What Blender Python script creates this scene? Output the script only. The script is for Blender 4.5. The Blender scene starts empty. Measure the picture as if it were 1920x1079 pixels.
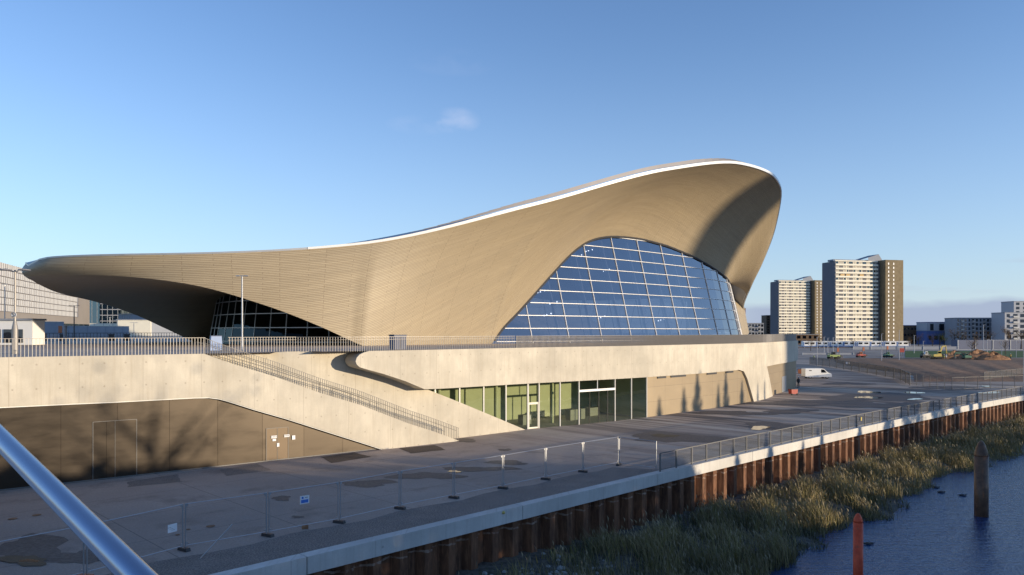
import bpy, math, random
import numpy as np
from mathutils import Vector, Matrix
random.seed(7); rng = np.random.default_rng(7)
C = bpy.context.scene.collection
R2 = 2 ** -.5
EYE = 9.3; FL = 1400.0; HOR = 622.0
# ---------------------------------------------------------------- camera, sky, sun
cam = bpy.data.cameras.new('camera'); co = bpy.data.objects.new('camera', cam); C.objects.link(co)
co.location = (0, 0, EYE); co.rotation_euler = (math.pi / 2, 0, 0)
cam.sensor_width = 36; cam.lens = FL / 1920 * 36; cam.shift_y = (HOR - 539.5) / 1920
cam.clip_start = .1; cam.clip_end = 8000
bpy.context.scene.camera = co
SUN_EL = math.radians(5.9)
SUN = Vector((.92, -.39, 0)).normalized()
w = bpy.data.worlds.new('World'); bpy.context.scene.world = w; w.use_nodes = True
wn = w.node_tree.nodes; wl = w.node_tree.links; wn.clear()
wo = wn.new('ShaderNodeOutputWorld'); bg = wn.new('ShaderNodeBackground'); sky = wn.new('ShaderNodeTexSky')
sky.sky_type = 'NISHITA'; sky.sun_disc = False; sky.sun_elevation = math.radians(12)
sky.sun_rotation = math.atan2(SUN.x, SUN.y)
sky.air_density = 1.0; sky.dust_density = 0.05; sky.ozone_density = 1.6
bg.inputs['Strength'].default_value = .15
wl.new(bg.outputs[0], wo.inputs[0])
def wmath(op, a, b=None, clamp=False):
    n = wn.new('ShaderNodeMath'); n.operation = op; n.use_clamp = clamp
    for i, v in enumerate((a, b)):
        if v is None: continue
        if isinstance(v, (int, float)): n.inputs[i].default_value = v
        else: wl.new(v, n.inputs[i])
    return n.outputs[0]
def wmix(f, a, b):
    n = wn.new('ShaderNodeMixRGB')
    for i, v in enumerate((f, a, b)):
        if isinstance(v, tuple): n.inputs[i].default_value = (*v, 1)
        elif isinstance(v, (int, float)): n.inputs[i].default_value = v
        else: wl.new(v, n.inputs[i])
    return n.outputs[0]
tc = wn.new('ShaderNodeTexCoord'); sep = wn.new('ShaderNodeSeparateXYZ'); wl.new(tc.outputs['Generated'], sep.inputs[0])
az = wmath('ARCTAN2', sep.outputs[0], sep.outputs[1]); el = wmath('ARCSINE', sep.outputs[2])
def wnoise(sx, sy, scale, detail=5, off=0):
    c = wn.new('ShaderNodeCombineXYZ'); wl.new(wmath('MULTIPLY', az, sx), c.inputs[0]); wl.new(wmath('MULTIPLY', el, sy), c.inputs[1]); c.inputs[2].default_value = off
    n = wn.new('ShaderNodeTexNoise'); n.inputs['Scale'].default_value = scale; n.inputs['Detail'].default_value = detail
    wl.new(c.outputs[0], n.inputs['Vector']); return n.outputs['Fac']
def wblob(a0, e0, ra, re):
    x = wmath('DIVIDE', wmath('SUBTRACT', az, a0), ra); y = wmath('DIVIDE', wmath('SUBTRACT', el, e0), re)
    d = wmath('ADD', wmath('MULTIPLY', x, x), wmath('MULTIPLY', y, y)); return wmath('SUBTRACT', 1, d, True)
skc = wmix(1.0, sky.outputs[0], (.79, .93, 1.20)); skc.node.blend_type = 'MULTIPLY'
low = wmath('SUBTRACT', 1, wmath('DIVIDE', el, .42), True)       # paler air towards the horizon
skc = wmix(wmath('MULTIPLY', wmath('POWER', low, 1.9), .72), skc, (2.7, 3.45, 4.65))
# low bank of grey violet cloud over the eastern horizon
edge = wmath('ADD', wmath('MULTIPLY', wnoise(1, 2, 9, 4), .03), .022)
bank = wmath('MULTIPLY', wmath('SUBTRACT', edge, el), 110, True)
side = wmath('MULTIPLY', wmath('SUBTRACT', az, .20), 8, True)
skc = wmix(wmath('MULTIPLY', wmath('MULTIPLY', bank, side), .8), skc, (2.0, 2.35, 3.3))
st_ = wmath('MULTIPLY', wmath('SUBTRACT', wnoise(1, 9, 6, 5, 3), .56), 7, True)
stm = wmath('MULTIPLY', wblob(.60, .062, .17, .022), st_)
skc = wmix(wmath('MULTIPLY', stm, .75, True), skc, (2.6, 2.8, 3.5))
puf = wmath('MULTIPLY', wmath('SUBTRACT', wnoise(1, 1.6, 22, 5, 7), .40), 3, True)
pm = wmath('ADD', wmath('MULTIPLY', wblob(-.075, .275, .035, .018), 1.0), wmath('MULTIPLY', wblob(-.12, .268, .05, .014), .4))
pm = wmath('ADD', pm, wmath('MULTIPLY', wblob(-.075, .345, .07, .018), .22))
skc = wmix(wmath('MULTIPLY', wmath('MULTIPLY', pm, puf), .26, True), skc, (5.2, 5.1, 5.8))
wl.new(skc, bg.inputs['Color'])
sl = bpy.data.lights.new('sun', 'SUN'); sl.energy = 4.6; sl.angle = math.radians(.55); sl.color = (1, .82, .58)
so = bpy.data.objects.new('sun', sl); C.objects.link(so)
sd = Vector((SUN.x * math.cos(SUN_EL), SUN.y * math.cos(SUN_EL), math.sin(SUN_EL)))
so.rotation_euler = sd.to_track_quat('Z', 'Y').to_euler()
vs = bpy.context.scene.view_settings; vs.view_transform = 'Standard'; vs.look = 'None'; vs.exposure = 0.30; vs.gamma = 1
bpy.context.scene.cycles.max_bounces = 6; bpy.context.scene.cycles.transparent_max_bounces = 16

# ---------------------------------------------------------------- coordinates
# s runs along the hall from its north tip, t towards the river; both in metres
def st(s, t, z=0.0): return (-49.5 + R2 * (s + t), 76.5 + R2 * (s - t), z)
def to_st(x, y): return ((x + 49.5) + (y - 76.5)) * R2, ((x + 49.5) - (y - 76.5)) * R2
def gp(px, py, z=0.0):
    Y = FL * (EYE - z) / (py - HOR); return ((px - 960) / FL * Y, Y, z)
def yp(px, Y, py=None):   # a point at distance Y, seen at px (and py)
    return ((px - 960) / FL * Y, Y, EYE - ((py if py is not None else HOR) - HOR) / FL * Y)
def zat(py, Y): return EYE - (py - HOR) / FL * Y
def proj(p): return 960 + FL * p[0] / p[1], HOR + FL * (EYE - p[2]) / p[1]
def interp(x, pts): return float(np.interp(x, [p[0] for p in pts], [p[1] for p in pts]))
def smooth(x, pts):
    xs = np.array([p[0] for p in pts], float); ys = np.array([p[1] for p in pts], float)
    x = min(max(x, xs[0]), xs[-1]); i = min(max(int(np.searchsorted(xs, x)) - 1, 0), len(xs) - 2)
    d = np.diff(ys) / np.diff(xs); m = np.zeros(len(xs)); m[0] = d[0]; m[-1] = d[-1]
    for k in range(1, len(xs) - 1):
        m[k] = 0 if d[k - 1] * d[k] <= 0 else 2 * d[k - 1] * d[k] / (d[k - 1] + d[k])
    h = xs[i + 1] - xs[i]; u = (x - xs[i]) / h
    return float((2 * u**3 - 3 * u**2 + 1) * ys[i] + (u**3 - 2 * u**2 + u) * h * m[i] + (-2 * u**3 + 3 * u**2) * ys[i + 1] + (u**3 - u**2) * h * m[i + 1])

# ---------------------------------------------------------------- materials
class NT:
    def __init__(s, name):
        s.m = bpy.data.materials.new(name); s.m.use_nodes = True; s.t = s.m.node_tree; s.n = s.t.nodes; s.l = s.t.links; s.n.clear()
        s.out = s.n.new('ShaderNodeOutputMaterial'); s.b = s.n.new('ShaderNodeBsdfPrincipled'); s.l.new(s.b.outputs[0], s.out.inputs[0])
    def put(s, inp, v):
        if isinstance(v, tuple): inp.default_value = (*v, 1) if len(v) == 3 and inp.type == 'RGBA' else v
        elif isinstance(v, (int, float)): inp.default_value = v
        else: s.l.new(v, inp)
    def math(s, op, a, b=None, clamp=False):
        n = s.n.new('ShaderNodeMath'); n.operation = op; n.use_clamp = clamp; s.put(n.inputs[0], a)
        if b is not None: s.put(n.inputs[1], b)
        return n.outputs[0]
    def mix(s, f, a, b, mode='MIX'):
        n = s.n.new('ShaderNodeMixRGB'); n.blend_type = mode
        for i, v in enumerate((f, a, b)): s.put(n.inputs[i], v)
        return n.outputs[0]
    def co(s, kind='Object'):
        return s.n.new('ShaderNodeTexCoord').outputs[kind]
    def pos(s): return s.n.new('ShaderNodeNewGeometry').outputs['Position']
    def map(s, v, sc=(1, 1, 1)):
        n = s.n.new('ShaderNodeMapping'); s.l.new(v, n.inputs[0]); n.inputs['Scale'].default_value = sc; return n.outputs[0]
    def noise(s, v, scale, detail=4, rough=.5):
        n = s.n.new('ShaderNodeTexNoise'); s.l.new(v, n.inputs['Vector']); n.inputs['Scale'].default_value = scale
        n.inputs['Detail'].default_value = detail; n.inputs['Roughness'].default_value = rough; return n.outputs['Fac']
    def ramp(s, f, a, b, c0=0.0, c1=1.0):
        n = s.n.new('ShaderNodeMapRange'); s.l.new(f, n.inputs[0]); n.inputs[1].default_value = a; n.inputs[2].default_value = b
        n.inputs[3].default_value = c0; n.inputs[4].default_value = c1; return n.outputs[0]
    def sepv(s, v):
        n = s.n.new('ShaderNodeSeparateXYZ'); s.l.new(v, n.inputs[0]); return n.outputs
    def bump(s, h, strength=.3, dist=.05):
        n = s.n.new('ShaderNodeBump'); n.inputs['Strength'].default_value = strength; n.inputs['Distance'].default_value = dist
        s.l.new(h, n.inputs['Height']); s.l.new(n.outputs[0], s.b.inputs['Normal'])
    def fin(s, col=None, rough=.7, metal=0.0, spec=.5):
        if col is not None: s.put(s.b.inputs['Base Color'], col)
        s.put(s.b.inputs['Roughness'], rough); s.put(s.b.inputs['Metallic'], metal); s.put(s.b.inputs['Specular IOR Level'], spec)
        return s.m
def flat(name, col, rough=.6, metal=0.0, var=.12, scale=.8):
    t = NT(name); v = t.pos(); n = t.noise(v, scale, 4)
    return t.fin(t.mix(1.0, col, t.mix(n, tuple([1 - var] * 3), tuple([1 + var] * 3)), 'MULTIPLY'), rough, metal)

def concrete(name, base=(.565, .515, .425), joint=3.6, tie=1.2):
    t = NT(name); uv = t.co('UV'); x, y, _ = t.sepv(uv)
    big = t.noise(uv, .22, 5, .6); mid = t.noise(t.map(uv, (.9, .35, 1)), 1.3, 5, .62); fine = t.noise(uv, 14, 3)
    c = t.mix(t.ramp(big, .34, .66), tuple(v * .79 for v in base), tuple(min(1, v * 1.12) for v in base))
    c = t.mix(t.ramp(mid, .42, .75, 0, .5), c, tuple(v * .70 for v in base))
    str_ = t.noise(t.map(uv, (3.2, .16, 1)), 1.6, 4, .6)
    c = t.mix(t.ramp(str_, .50, .80, 0, .42), c, (base[0] * .62, base[1] * .56, base[2] * .48))
    c = t.mix(t.ramp(fine, .3, .7, 0, .10), c, (.2, .18, .15))
    pan = t.n.new('ShaderNodeTexWhiteNoise'); pan.noise_dimensions = '1D'; t.l.new(t.math('FLOOR', t.math('DIVIDE', x, joint)), pan.inputs['W'])
    c = t.mix(t.ramp(pan.outputs['Value'], 0, 1, 0, .16), c, tuple(v * .66 for v in base))
    fx = t.math('MODULO', t.math('ADD', x, 500.0), joint); j = t.math('LESS_THAN', fx, .035)
    c = t.mix(t.math('MULTIPLY', j, .3), c, (.20, .16, .12))
    ax = t.math('SUBTRACT', t.math('MODULO', t.math('ADD', x, 500.4), tie), tie / 2); ay = t.math('SUBTRACT', t.math('MODULO', t.math('ADD', y, 500.9), 1.45), .725)
    d = t.math('ADD', t.math('MULTIPLY', ax, ax), t.math('MULTIPLY', ay, ay)); h = t.math('LESS_THAN', d, .0034)
    c = t.mix(t.math('MULTIPLY', h, .38), c, (.20, .16, .12))
    t.bump(t.math('SUBTRACT', t.math('MULTIPLY', fine, .3), t.math('ADD', j, h)), .35, .02)
    return t.fin(c, .75, 0, .3)
M = {}
M['concrete'] = concrete('fair_faced_concrete')
M['coping'] = concrete('coping_concrete', (.62, .60, .56), 3.9, 40)

def cladding():
    t = NT('timber_cladding'); uv = t.co('UV')
    br = t.n.new('ShaderNodeTexBrick'); t.l.new(uv, br.inputs['Vector'])
    br.offset = .37; br.offset_frequency = 3; br.squash = 1
    for k, v in (('Scale', 1.0), ('Mortar Size', .026), ('Mortar Smooth', .3), ('Bias', 0), ('Brick Width', 4.6), ('Row Height', .18)): br.inputs[k].default_value = v
    br.inputs['Color1'].default_value = (.375, .305, .20, 1); br.inputs['Color2'].default_value = (.33, .266, .172, 1); br.inputs['Mortar'].default_value = (.185, .138, .085, 1)
    n1 = t.noise(t.map(uv, (.12, .5, 1)), 1, 5, .6); n2 = t.noise(t.map(uv, (.7, 7, 1)), 1, 3)
    c = t.mix(1.0, br.outputs['Color'], t.mix(n1, (.82, .82, .84), (1.14, 1.13, 1.10)), 'MULTIPLY')
    c = t.mix(1.0, c, t.mix(n2, (.88, .88, .88), (1.1, 1.1, 1.1)), 'MULTIPLY')
    t.bump(t.math('MULTIPLY', br.outputs['Fac'], -1.0), .35, .04)
    return t.fin(c, .5, 0, .45)
M['clad'] = cladding()
M['roof_metal'] = flat('roof_sheet_aluminium', (.32, .33, .35), .45, .5)
M['fascia'] = flat('white_roof_edge_trim', (.70, .70, .69), .35, 0.0, .04)
M['dark_trim'] = flat('dark_gutter_metal', (.10, .10, .12), .5, .3)
M['frame_white'] = flat('white_painted_mullion', (.72, .72, .72), .4, 0, .04)
M['frame_grey'] = flat('grey_aluminium', (.42, .42, .42), .4, .5, .06)
M['galv'] = flat('galvanised_steel', (.42, .43, .45), .42, .7, .1, 3)
M['rail_steel'] = flat('railing_steel', (.29, .27, .25), .5, .4, .08, 3)
M['rail_dark'] = flat('dark_railing_steel', (.21, .195, .185), .5, .4, .08, 3)
M['galv_dull'] = flat('weathered_galvanised_steel', (.17, .165, .16), .6, .4, .1, 3)
M['dark_metal'] = flat('dark_metal', (.05, .05, .055), .5, .3)
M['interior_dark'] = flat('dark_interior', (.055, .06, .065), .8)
M['interior_green'] = flat('green_interior_wall', (.44, .46, .34), .8)
M['interior_mid'] = flat('interior_grey', (.25, .26, .25), .8)
M['white'] = flat('white_paint', (.78, .78, .77), .4, 0, .04)
M['black'] = flat('black_rubber', (.02, .02, .02), .8)
def glass(name, tint, refl, rough=.01, base=.12):
    m = bpy.data.materials.new(name); m.use_nodes = True; n = m.node_tree.nodes; l = m.node_tree.links; n.clear()
    o = n.new('ShaderNodeOutputMaterial'); mx = n.new('ShaderNodeMixShader'); tr = n.new('ShaderNodeBsdfTransparent'); gl = n.new('ShaderNodeBsdfGlossy')
    tr.inputs[0].default_value = (*tint, 1); gl.inputs[0].default_value = (*refl, 1); gl.inputs['Roughness'].default_value = rough
    ge = n.new('ShaderNodeNewGeometry'); nz = n.new('ShaderNodeTexNoise'); nz.inputs['Scale'].default_value = .38; l.new(ge.outputs['Position'], nz.inputs['Vector']); bu = n.new('ShaderNodeBump'); bu.inputs['Strength'].default_value = .5; bu.inputs['Distance'].default_value = .06; l.new(nz.outputs['Fac'], bu.inputs['Height']); l.new(bu.outputs[0], gl.inputs['Normal'])
    lw = n.new('ShaderNodeLayerWeight'); lw.inputs[0].default_value = .5
    mr = n.new('ShaderNodeMapRange'); mr.inputs[1].default_value = 0; mr.inputs[2].default_value = 1; mr.inputs[3].default_value = base; mr.inputs[4].default_value = 1.0
    pw = n.new('ShaderNodeMath'); pw.operation = 'POWER'; pw.inputs[1].default_value = 2.2; l.new(lw.outputs['Facing'], pw.inputs[0]); l.new(pw.outputs[0], mr.inputs[0])
    l.new(mr.outputs[0], mx.inputs[0]); l.new(tr.outputs[0], mx.inputs[1]); l.new(gl.outputs[0], mx.inputs[2]); l.new(mx.outputs[0], o.inputs[0])
    return m
M['glass_hall'] = glass('blue_grey_glazing', (.34, .35, .38), (.74, .71, .72), .015, .29)
M['glass_green'] = glass('green_tinted_glazing', (.76, .80, .67), (.9, .95, .9), .01, .05)
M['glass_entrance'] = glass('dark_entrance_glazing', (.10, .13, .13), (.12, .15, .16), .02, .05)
M['glass_dark'] = glass('dark_window_glass', (.05, .06, .07), (.9, .95, 1), .02, .10)
M['glass_blue'] = glass('blue_office_glass', (.10, .16, .20), (.6, .85, 1), .03, .25)

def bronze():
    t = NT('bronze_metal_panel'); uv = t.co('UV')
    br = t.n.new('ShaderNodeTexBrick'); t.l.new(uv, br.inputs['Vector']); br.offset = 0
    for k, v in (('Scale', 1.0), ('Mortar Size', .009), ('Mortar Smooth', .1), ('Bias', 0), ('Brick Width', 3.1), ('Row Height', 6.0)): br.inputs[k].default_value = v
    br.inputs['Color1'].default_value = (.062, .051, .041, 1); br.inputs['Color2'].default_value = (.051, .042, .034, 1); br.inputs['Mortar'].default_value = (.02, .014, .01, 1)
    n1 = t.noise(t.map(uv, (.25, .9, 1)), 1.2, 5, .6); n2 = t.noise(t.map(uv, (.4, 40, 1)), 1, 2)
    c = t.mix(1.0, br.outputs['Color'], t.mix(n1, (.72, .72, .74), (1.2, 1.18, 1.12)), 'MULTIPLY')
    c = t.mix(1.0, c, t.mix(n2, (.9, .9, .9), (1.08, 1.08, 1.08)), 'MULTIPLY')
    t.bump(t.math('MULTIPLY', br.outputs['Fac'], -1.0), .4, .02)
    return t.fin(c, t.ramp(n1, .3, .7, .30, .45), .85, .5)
M['bronze'] = bronze(); M['tan_door'] = flat('tan_door_paint', (.105, .078, .053), .5, .6)
def beige():
    t = NT('beige_metal_panel'); uv = t.co('UV')
    br = t.n.new('ShaderNodeTexBrick'); t.l.new(uv, br.inputs['Vector']); br.offset = 0
    for k, v in (('Scale', 1.0), ('Mortar Size', .014), ('Mortar Smooth', .1), ('Bias', 0), ('Brick Width', 3.4), ('Row Height', 1.62)): br.inputs[k].default_value = v
    br.inputs['Color1'].default_value = (.315, .25, .165, 1); br.inputs['Color2'].default_value = (.295, .232, .152, 1); br.inputs['Mortar'].default_value = (.17, .13, .09, 1)
    n1 = t.noise(t.map(uv, (.3, .6, 1)), 1.0, 5, .6)
    c = t.mix(1.0, br.outputs['Color'], t.mix(n1, (.84, .84, .85), (1.12, 1.1, 1.08)), 'MULTIPLY')
    return t.fin(c, .5, .3, .5)
M['beige'] = beige()
def ground_mat():
    t = NT('yard_concrete_and_asphalt'); v = t.pos()
    big = t.noise(v, .045, 6, .6); mid = t.noise(t.map(v, (.35, .35, .35)), 1, 6, .65); fine = t.noise(v, 9, 4, .7); grit = t.noise(v, 60, 2)
    c = t.mix(t.ramp(big, .38, .62), (.31, .247, .207), (.45, .36, .30))
    c = t.mix(t.ramp(mid, .54, .68, 0, .55), c, (.15, .124, .108))
    c = t.mix(t.ramp(mid, .30, .42, .35, 0), c, (.31, .285, .26))
    c = t.mix(1.0, c, t.mix(t.ramp(fine, .25, .75), (.80, .80, .80), (1.2, 1.2, 1.2)), 'MULTIPLY')
    c = t.mix(1.0, c, t.mix(t.ramp(grit, .3, .7), (.74, .74, .74), (1.26, 1.26, 1.26)), 'MULTIPLY')
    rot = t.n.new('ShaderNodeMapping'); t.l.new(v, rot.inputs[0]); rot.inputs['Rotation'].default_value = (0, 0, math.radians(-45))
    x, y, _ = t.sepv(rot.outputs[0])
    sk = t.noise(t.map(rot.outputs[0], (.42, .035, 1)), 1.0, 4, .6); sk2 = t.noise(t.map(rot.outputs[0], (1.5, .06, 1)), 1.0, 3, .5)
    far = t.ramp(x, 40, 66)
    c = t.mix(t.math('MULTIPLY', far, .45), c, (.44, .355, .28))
    c = t.mix(t.math('MULTIPLY', t.ramp(sk, .50, .58, 0, .75), far), c, (.085, .07, .062)); c = t.mix(t.math('MULTIPLY', t.ramp(sk, .49, .42, 0, .8), far), c, (.50, .435, .36))  # dark damp and tree shadow streaks, light sun streaks, painted into the colour
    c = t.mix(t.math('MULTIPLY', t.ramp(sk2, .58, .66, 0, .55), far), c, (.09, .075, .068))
    jx = t.math('LESS_THAN', t.math('MODULO', t.math('ADD', x, 3000.0), 6.0), .05); jy = t.math('LESS_THAN', t.math('MODULO', t.math('ADD', y, 3000.0), 5.0), .05)
    c = t.mix(t.math('MULTIPLY', t.math('MAXIMUM', jx, jy), .45), c, (.035, .03, .028))
    t.bump(t.math('ADD', t.math('MULTIPLY', fine, .5), t.math('MULTIPLY', mid, 1.2)), .25, .05)
    return t.fin(c, t.ramp(mid, .45, .68, .9, .7), 0, .3)
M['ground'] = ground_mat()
def speckle(name, a, b, scale, rough=.9, spots=None):
    t = NT(name); v = t.pos(); n = t.noise(v, scale, 3, .7); n2 = t.noise(v, scale * .05, 4)
    c = t.mix(t.ramp(n, .35, .65), a, b); c = t.mix(1.0, c, t.mix(n2, (.7, .7, .7), (1.25, 1.25, 1.25)), 'MULTIPLY')
    if spots: c = t.mix(t.ramp(t.noise(v, scale * 1.7, 2), .66, .72), c, spots)
    t.bump(n, .6, .05); return t.fin(c, rough, 0, .3)
M['gravel'] = speckle('dark_gravel', (.12, .095, .08), (.34, .285, .245), 14, .9, (.30, .30, .30))
M['soil_patch'] = speckle('brown_gravel', (.05, .04, .034), (.16, .12, .09), 11, .95)
M['soil'] = speckle('dug_brown_soil', (.17, .088, .048), (.38, .215, .12), .9, .95)
M['bank'] = speckle('bank_mud', (.06, .055, .048), (.15, .135, .11), 3, .95)
M['paving'] = speckle('plaza_paving', (.44, .35, .27), (.54, .43, .34), .8, .8)
M['grass'] = speckle('pitch_grass', (.04, .10, .02), (.07, .15, .03), 2, .95)
M['field'] = speckle('far_ground', (.09, .085, .075), (.14, .13, .115), .2, .95)
M['wet'] = speckle('wet_asphalt', (.10, .082, .070), (.18, .148, .126), 5, .7)
def wet2():
    t = NT('rusty_puddle_edge'); v = t.pos(); n = t.noise(v, 1.2, 4)
    return t.fin(t.mix(n, (.05, .035, .02), (.16, .11, .05)), .7, 0, .5)
M['mud'] = wet2()
t = NT('standing_water'); t.fin((.03, .03, .035), .03, 0, .8); M['puddle'] = t.m
def water():
    t = NT('river_water'); v = t.pos()
    n = t.noise(t.map(v, (.45, 1.7, 1)), 1.3, 4, .6); n2 = t.noise(t.map(v, (.8, 2.2, 1)), 6, 3, .5); n3 = t.noise(v, .12, 3)
    t.bump(t.math('ADD', t.math('MULTIPLY', n, 1.0), t.math('MULTIPLY', n2, .45)), .5, .17)
    return t.fin(t.mix(n3, (.012, .042, .125), (.018, .058, .155)), .04, 0, .9)
M['water'] = water()
def rust():
    t = NT('rusty_sheet_pile'); v = t.pos(); x, y, z = t.sepv(v)
    n = t.noise(t.map(v, (1.0, 1.0, .35)), 1.6, 6, .65); n2 = t.noise(t.map(v, (6, 6, .8)), 1.5, 4, .6)
    c = t.mix(t.ramp(n, .35, .66), (.065, .030, .018), (.21, .095, .048))
    c = t.mix(t.ramp(n2, .5, .8, 0, .7), c, (.36, .19, .10))
    zz = t.math('ADD', z, t.math('MULTIPLY', t.noise(v, 1.1, 4), .45))
    band = t.math('MULTIPLY', t.math('LESS_THAN', t.math('ABSOLUTE', t.math('ADD', zz, .42)), .045), t.ramp(t.noise(v, 3, 3), .4, .6))
    c = t.mix(t.math('MULTIPLY', band, .6), c, (.42, .34, .28))
    c = t.mix(t.ramp(t.noise(v, 5, 5, .7), .68, .74, 0, .5), c, (.35, .27, .2))
    t.bump(n2, .3, .03); return t.fin(c, .8, 0, .35)
M['rust'] = rust()
def leafmat(name, cols, pos=.9):
    t = NT(name); g = t.n.new('ShaderNodeNewGeometry'); r = t.n.new('ShaderNodeValToRGB'); t.l.new(g.outputs['Random Per Island'], r.inputs[0])
    while len(r.color_ramp.elements) < len(cols): r.color_ramp.elements.new(.5)
    for i, c in enumerate(cols):
        r.color_ramp.elements[i].position = i / (len(cols) - 1) * pos; r.color_ramp.elements[i].color = (*c, 1)
    n = t.noise(t.pos(), .35, 4); c = t.mix(1.0, r.outputs[0], t.mix(t.ramp(n, .3, .7), (.58, .60, .52), (1.35, 1.28, 1.0)), 'MULTIPLY')
    t.b.inputs['Subsurface Weight'].default_value = 0
    return t.fin(c, .7, 0, .25)
M['reed'] = leafmat('reed_leaves', [(.22, .185, .10), (.31, .25, .16), (.25, .22, .07), (.36, .29, .20), (.15, .135, .065)])
M['plume'] = leafmat('reed_plumes', [(.28, .235, .18), (.36, .31, .24), (.24, .2, .15)])
M['shrub'] = leafmat('bank_scrub', [(.07, .095, .05), (.11, .125, .07), (.16, .14, .095), (.09, .085, .06)])
M['conifer'] = leafmat('conifer_needles', [(.03, .05, .02), (.05, .08, .03), (.04, .06, .025)])
M['twig'] = leafmat('autumn_twigs', [(.10, .065, .04), (.18, .10, .05), (.13, .09, .06), (.24, .13, .05)])
M['green_tree'] = leafmat('evergreen_leaves', [(.03, .05, .015), (.06, .08, .02), (.10, .11, .03)])
M['bark'] = speckle('bark', (.05, .04, .03), (.11, .085, .06), 6)
def T_orange(): return flat('orange_plastic', (.42, .13, .05), .5)
M['orange'] = T_orange()
M['red'] = flat('red_paint', (.38, .05, .035), .45)
M['redpile'] = speckle('orange_red_pile_paint', (.60, .075, .03), (.80, .115, .045), 2.5, .45, (.50, .10, .05))
M['brownpile'] = speckle('brown_steel_pile', (.10, .055, .035), (.19, .105, .06), 1.6, .4)
M['yellow'] = flat('yellow_paint', (.55, .42, .10), .5)
M['mgreen'] = flat('machine_green', (.06, .17, .11), .5)
M['lime'] = flat('lime_paint', (.26, .34, .10), .5)
M['blue'] = flat('blue_sign', (.05, .17, .55), .5, 0, .05)
M['bluebox'] = flat('blue_grey_box', (.10, .12, .19), .6)
M['paper'] = flat('paper', (.75, .75, .76), .8, 0, .05, 4)
M['signgrey'] = flat('grey_lettering', (.2, .2, .2), .8)
M['wbeige'] = flat('cream_concrete_bands', (.78, .73, .60), .7, 0, .06)
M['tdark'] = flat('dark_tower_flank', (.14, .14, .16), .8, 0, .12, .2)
M['tbrown'] = speckle('brown_aggregate_panels', (.19, .15, .09), (.24, .19, .12), .5, .9)
M['twin'] = flat('tower_window_infill', (.20, .19, .17), .4, 0, .4, .9)
M['bbrick'] = speckle('orange_brick', (.34, .16, .08), (.42, .22, .12), 1.5)
M['bdark'] = speckle('dark_brick', (.12, .085, .06), (.17, .12, .085), .8)
M['bgrey'] = flat('grey_render', (.25, .27, .31), .8)
M['bwhite'] = flat('white_render', (.40, .41, .44), .8, 0, .05)
M['bblue'] = flat('blue_cladding', (.07, .12, .32), .6)
M['hotel'] = flat('taupe_cladding', (.27, .235, .20), .6, 0, .1, .1)
M['fin'] = flat('white_metal_fins', (.52, .51, .49), .5, 0, .15, .6)
M['train_blue'] = flat('train_blue_stripe', (.14, .22, .42), .4)
M['hall_inner'] = flat('pool_hall_seating', (.26, .27, .30), .8)

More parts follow.
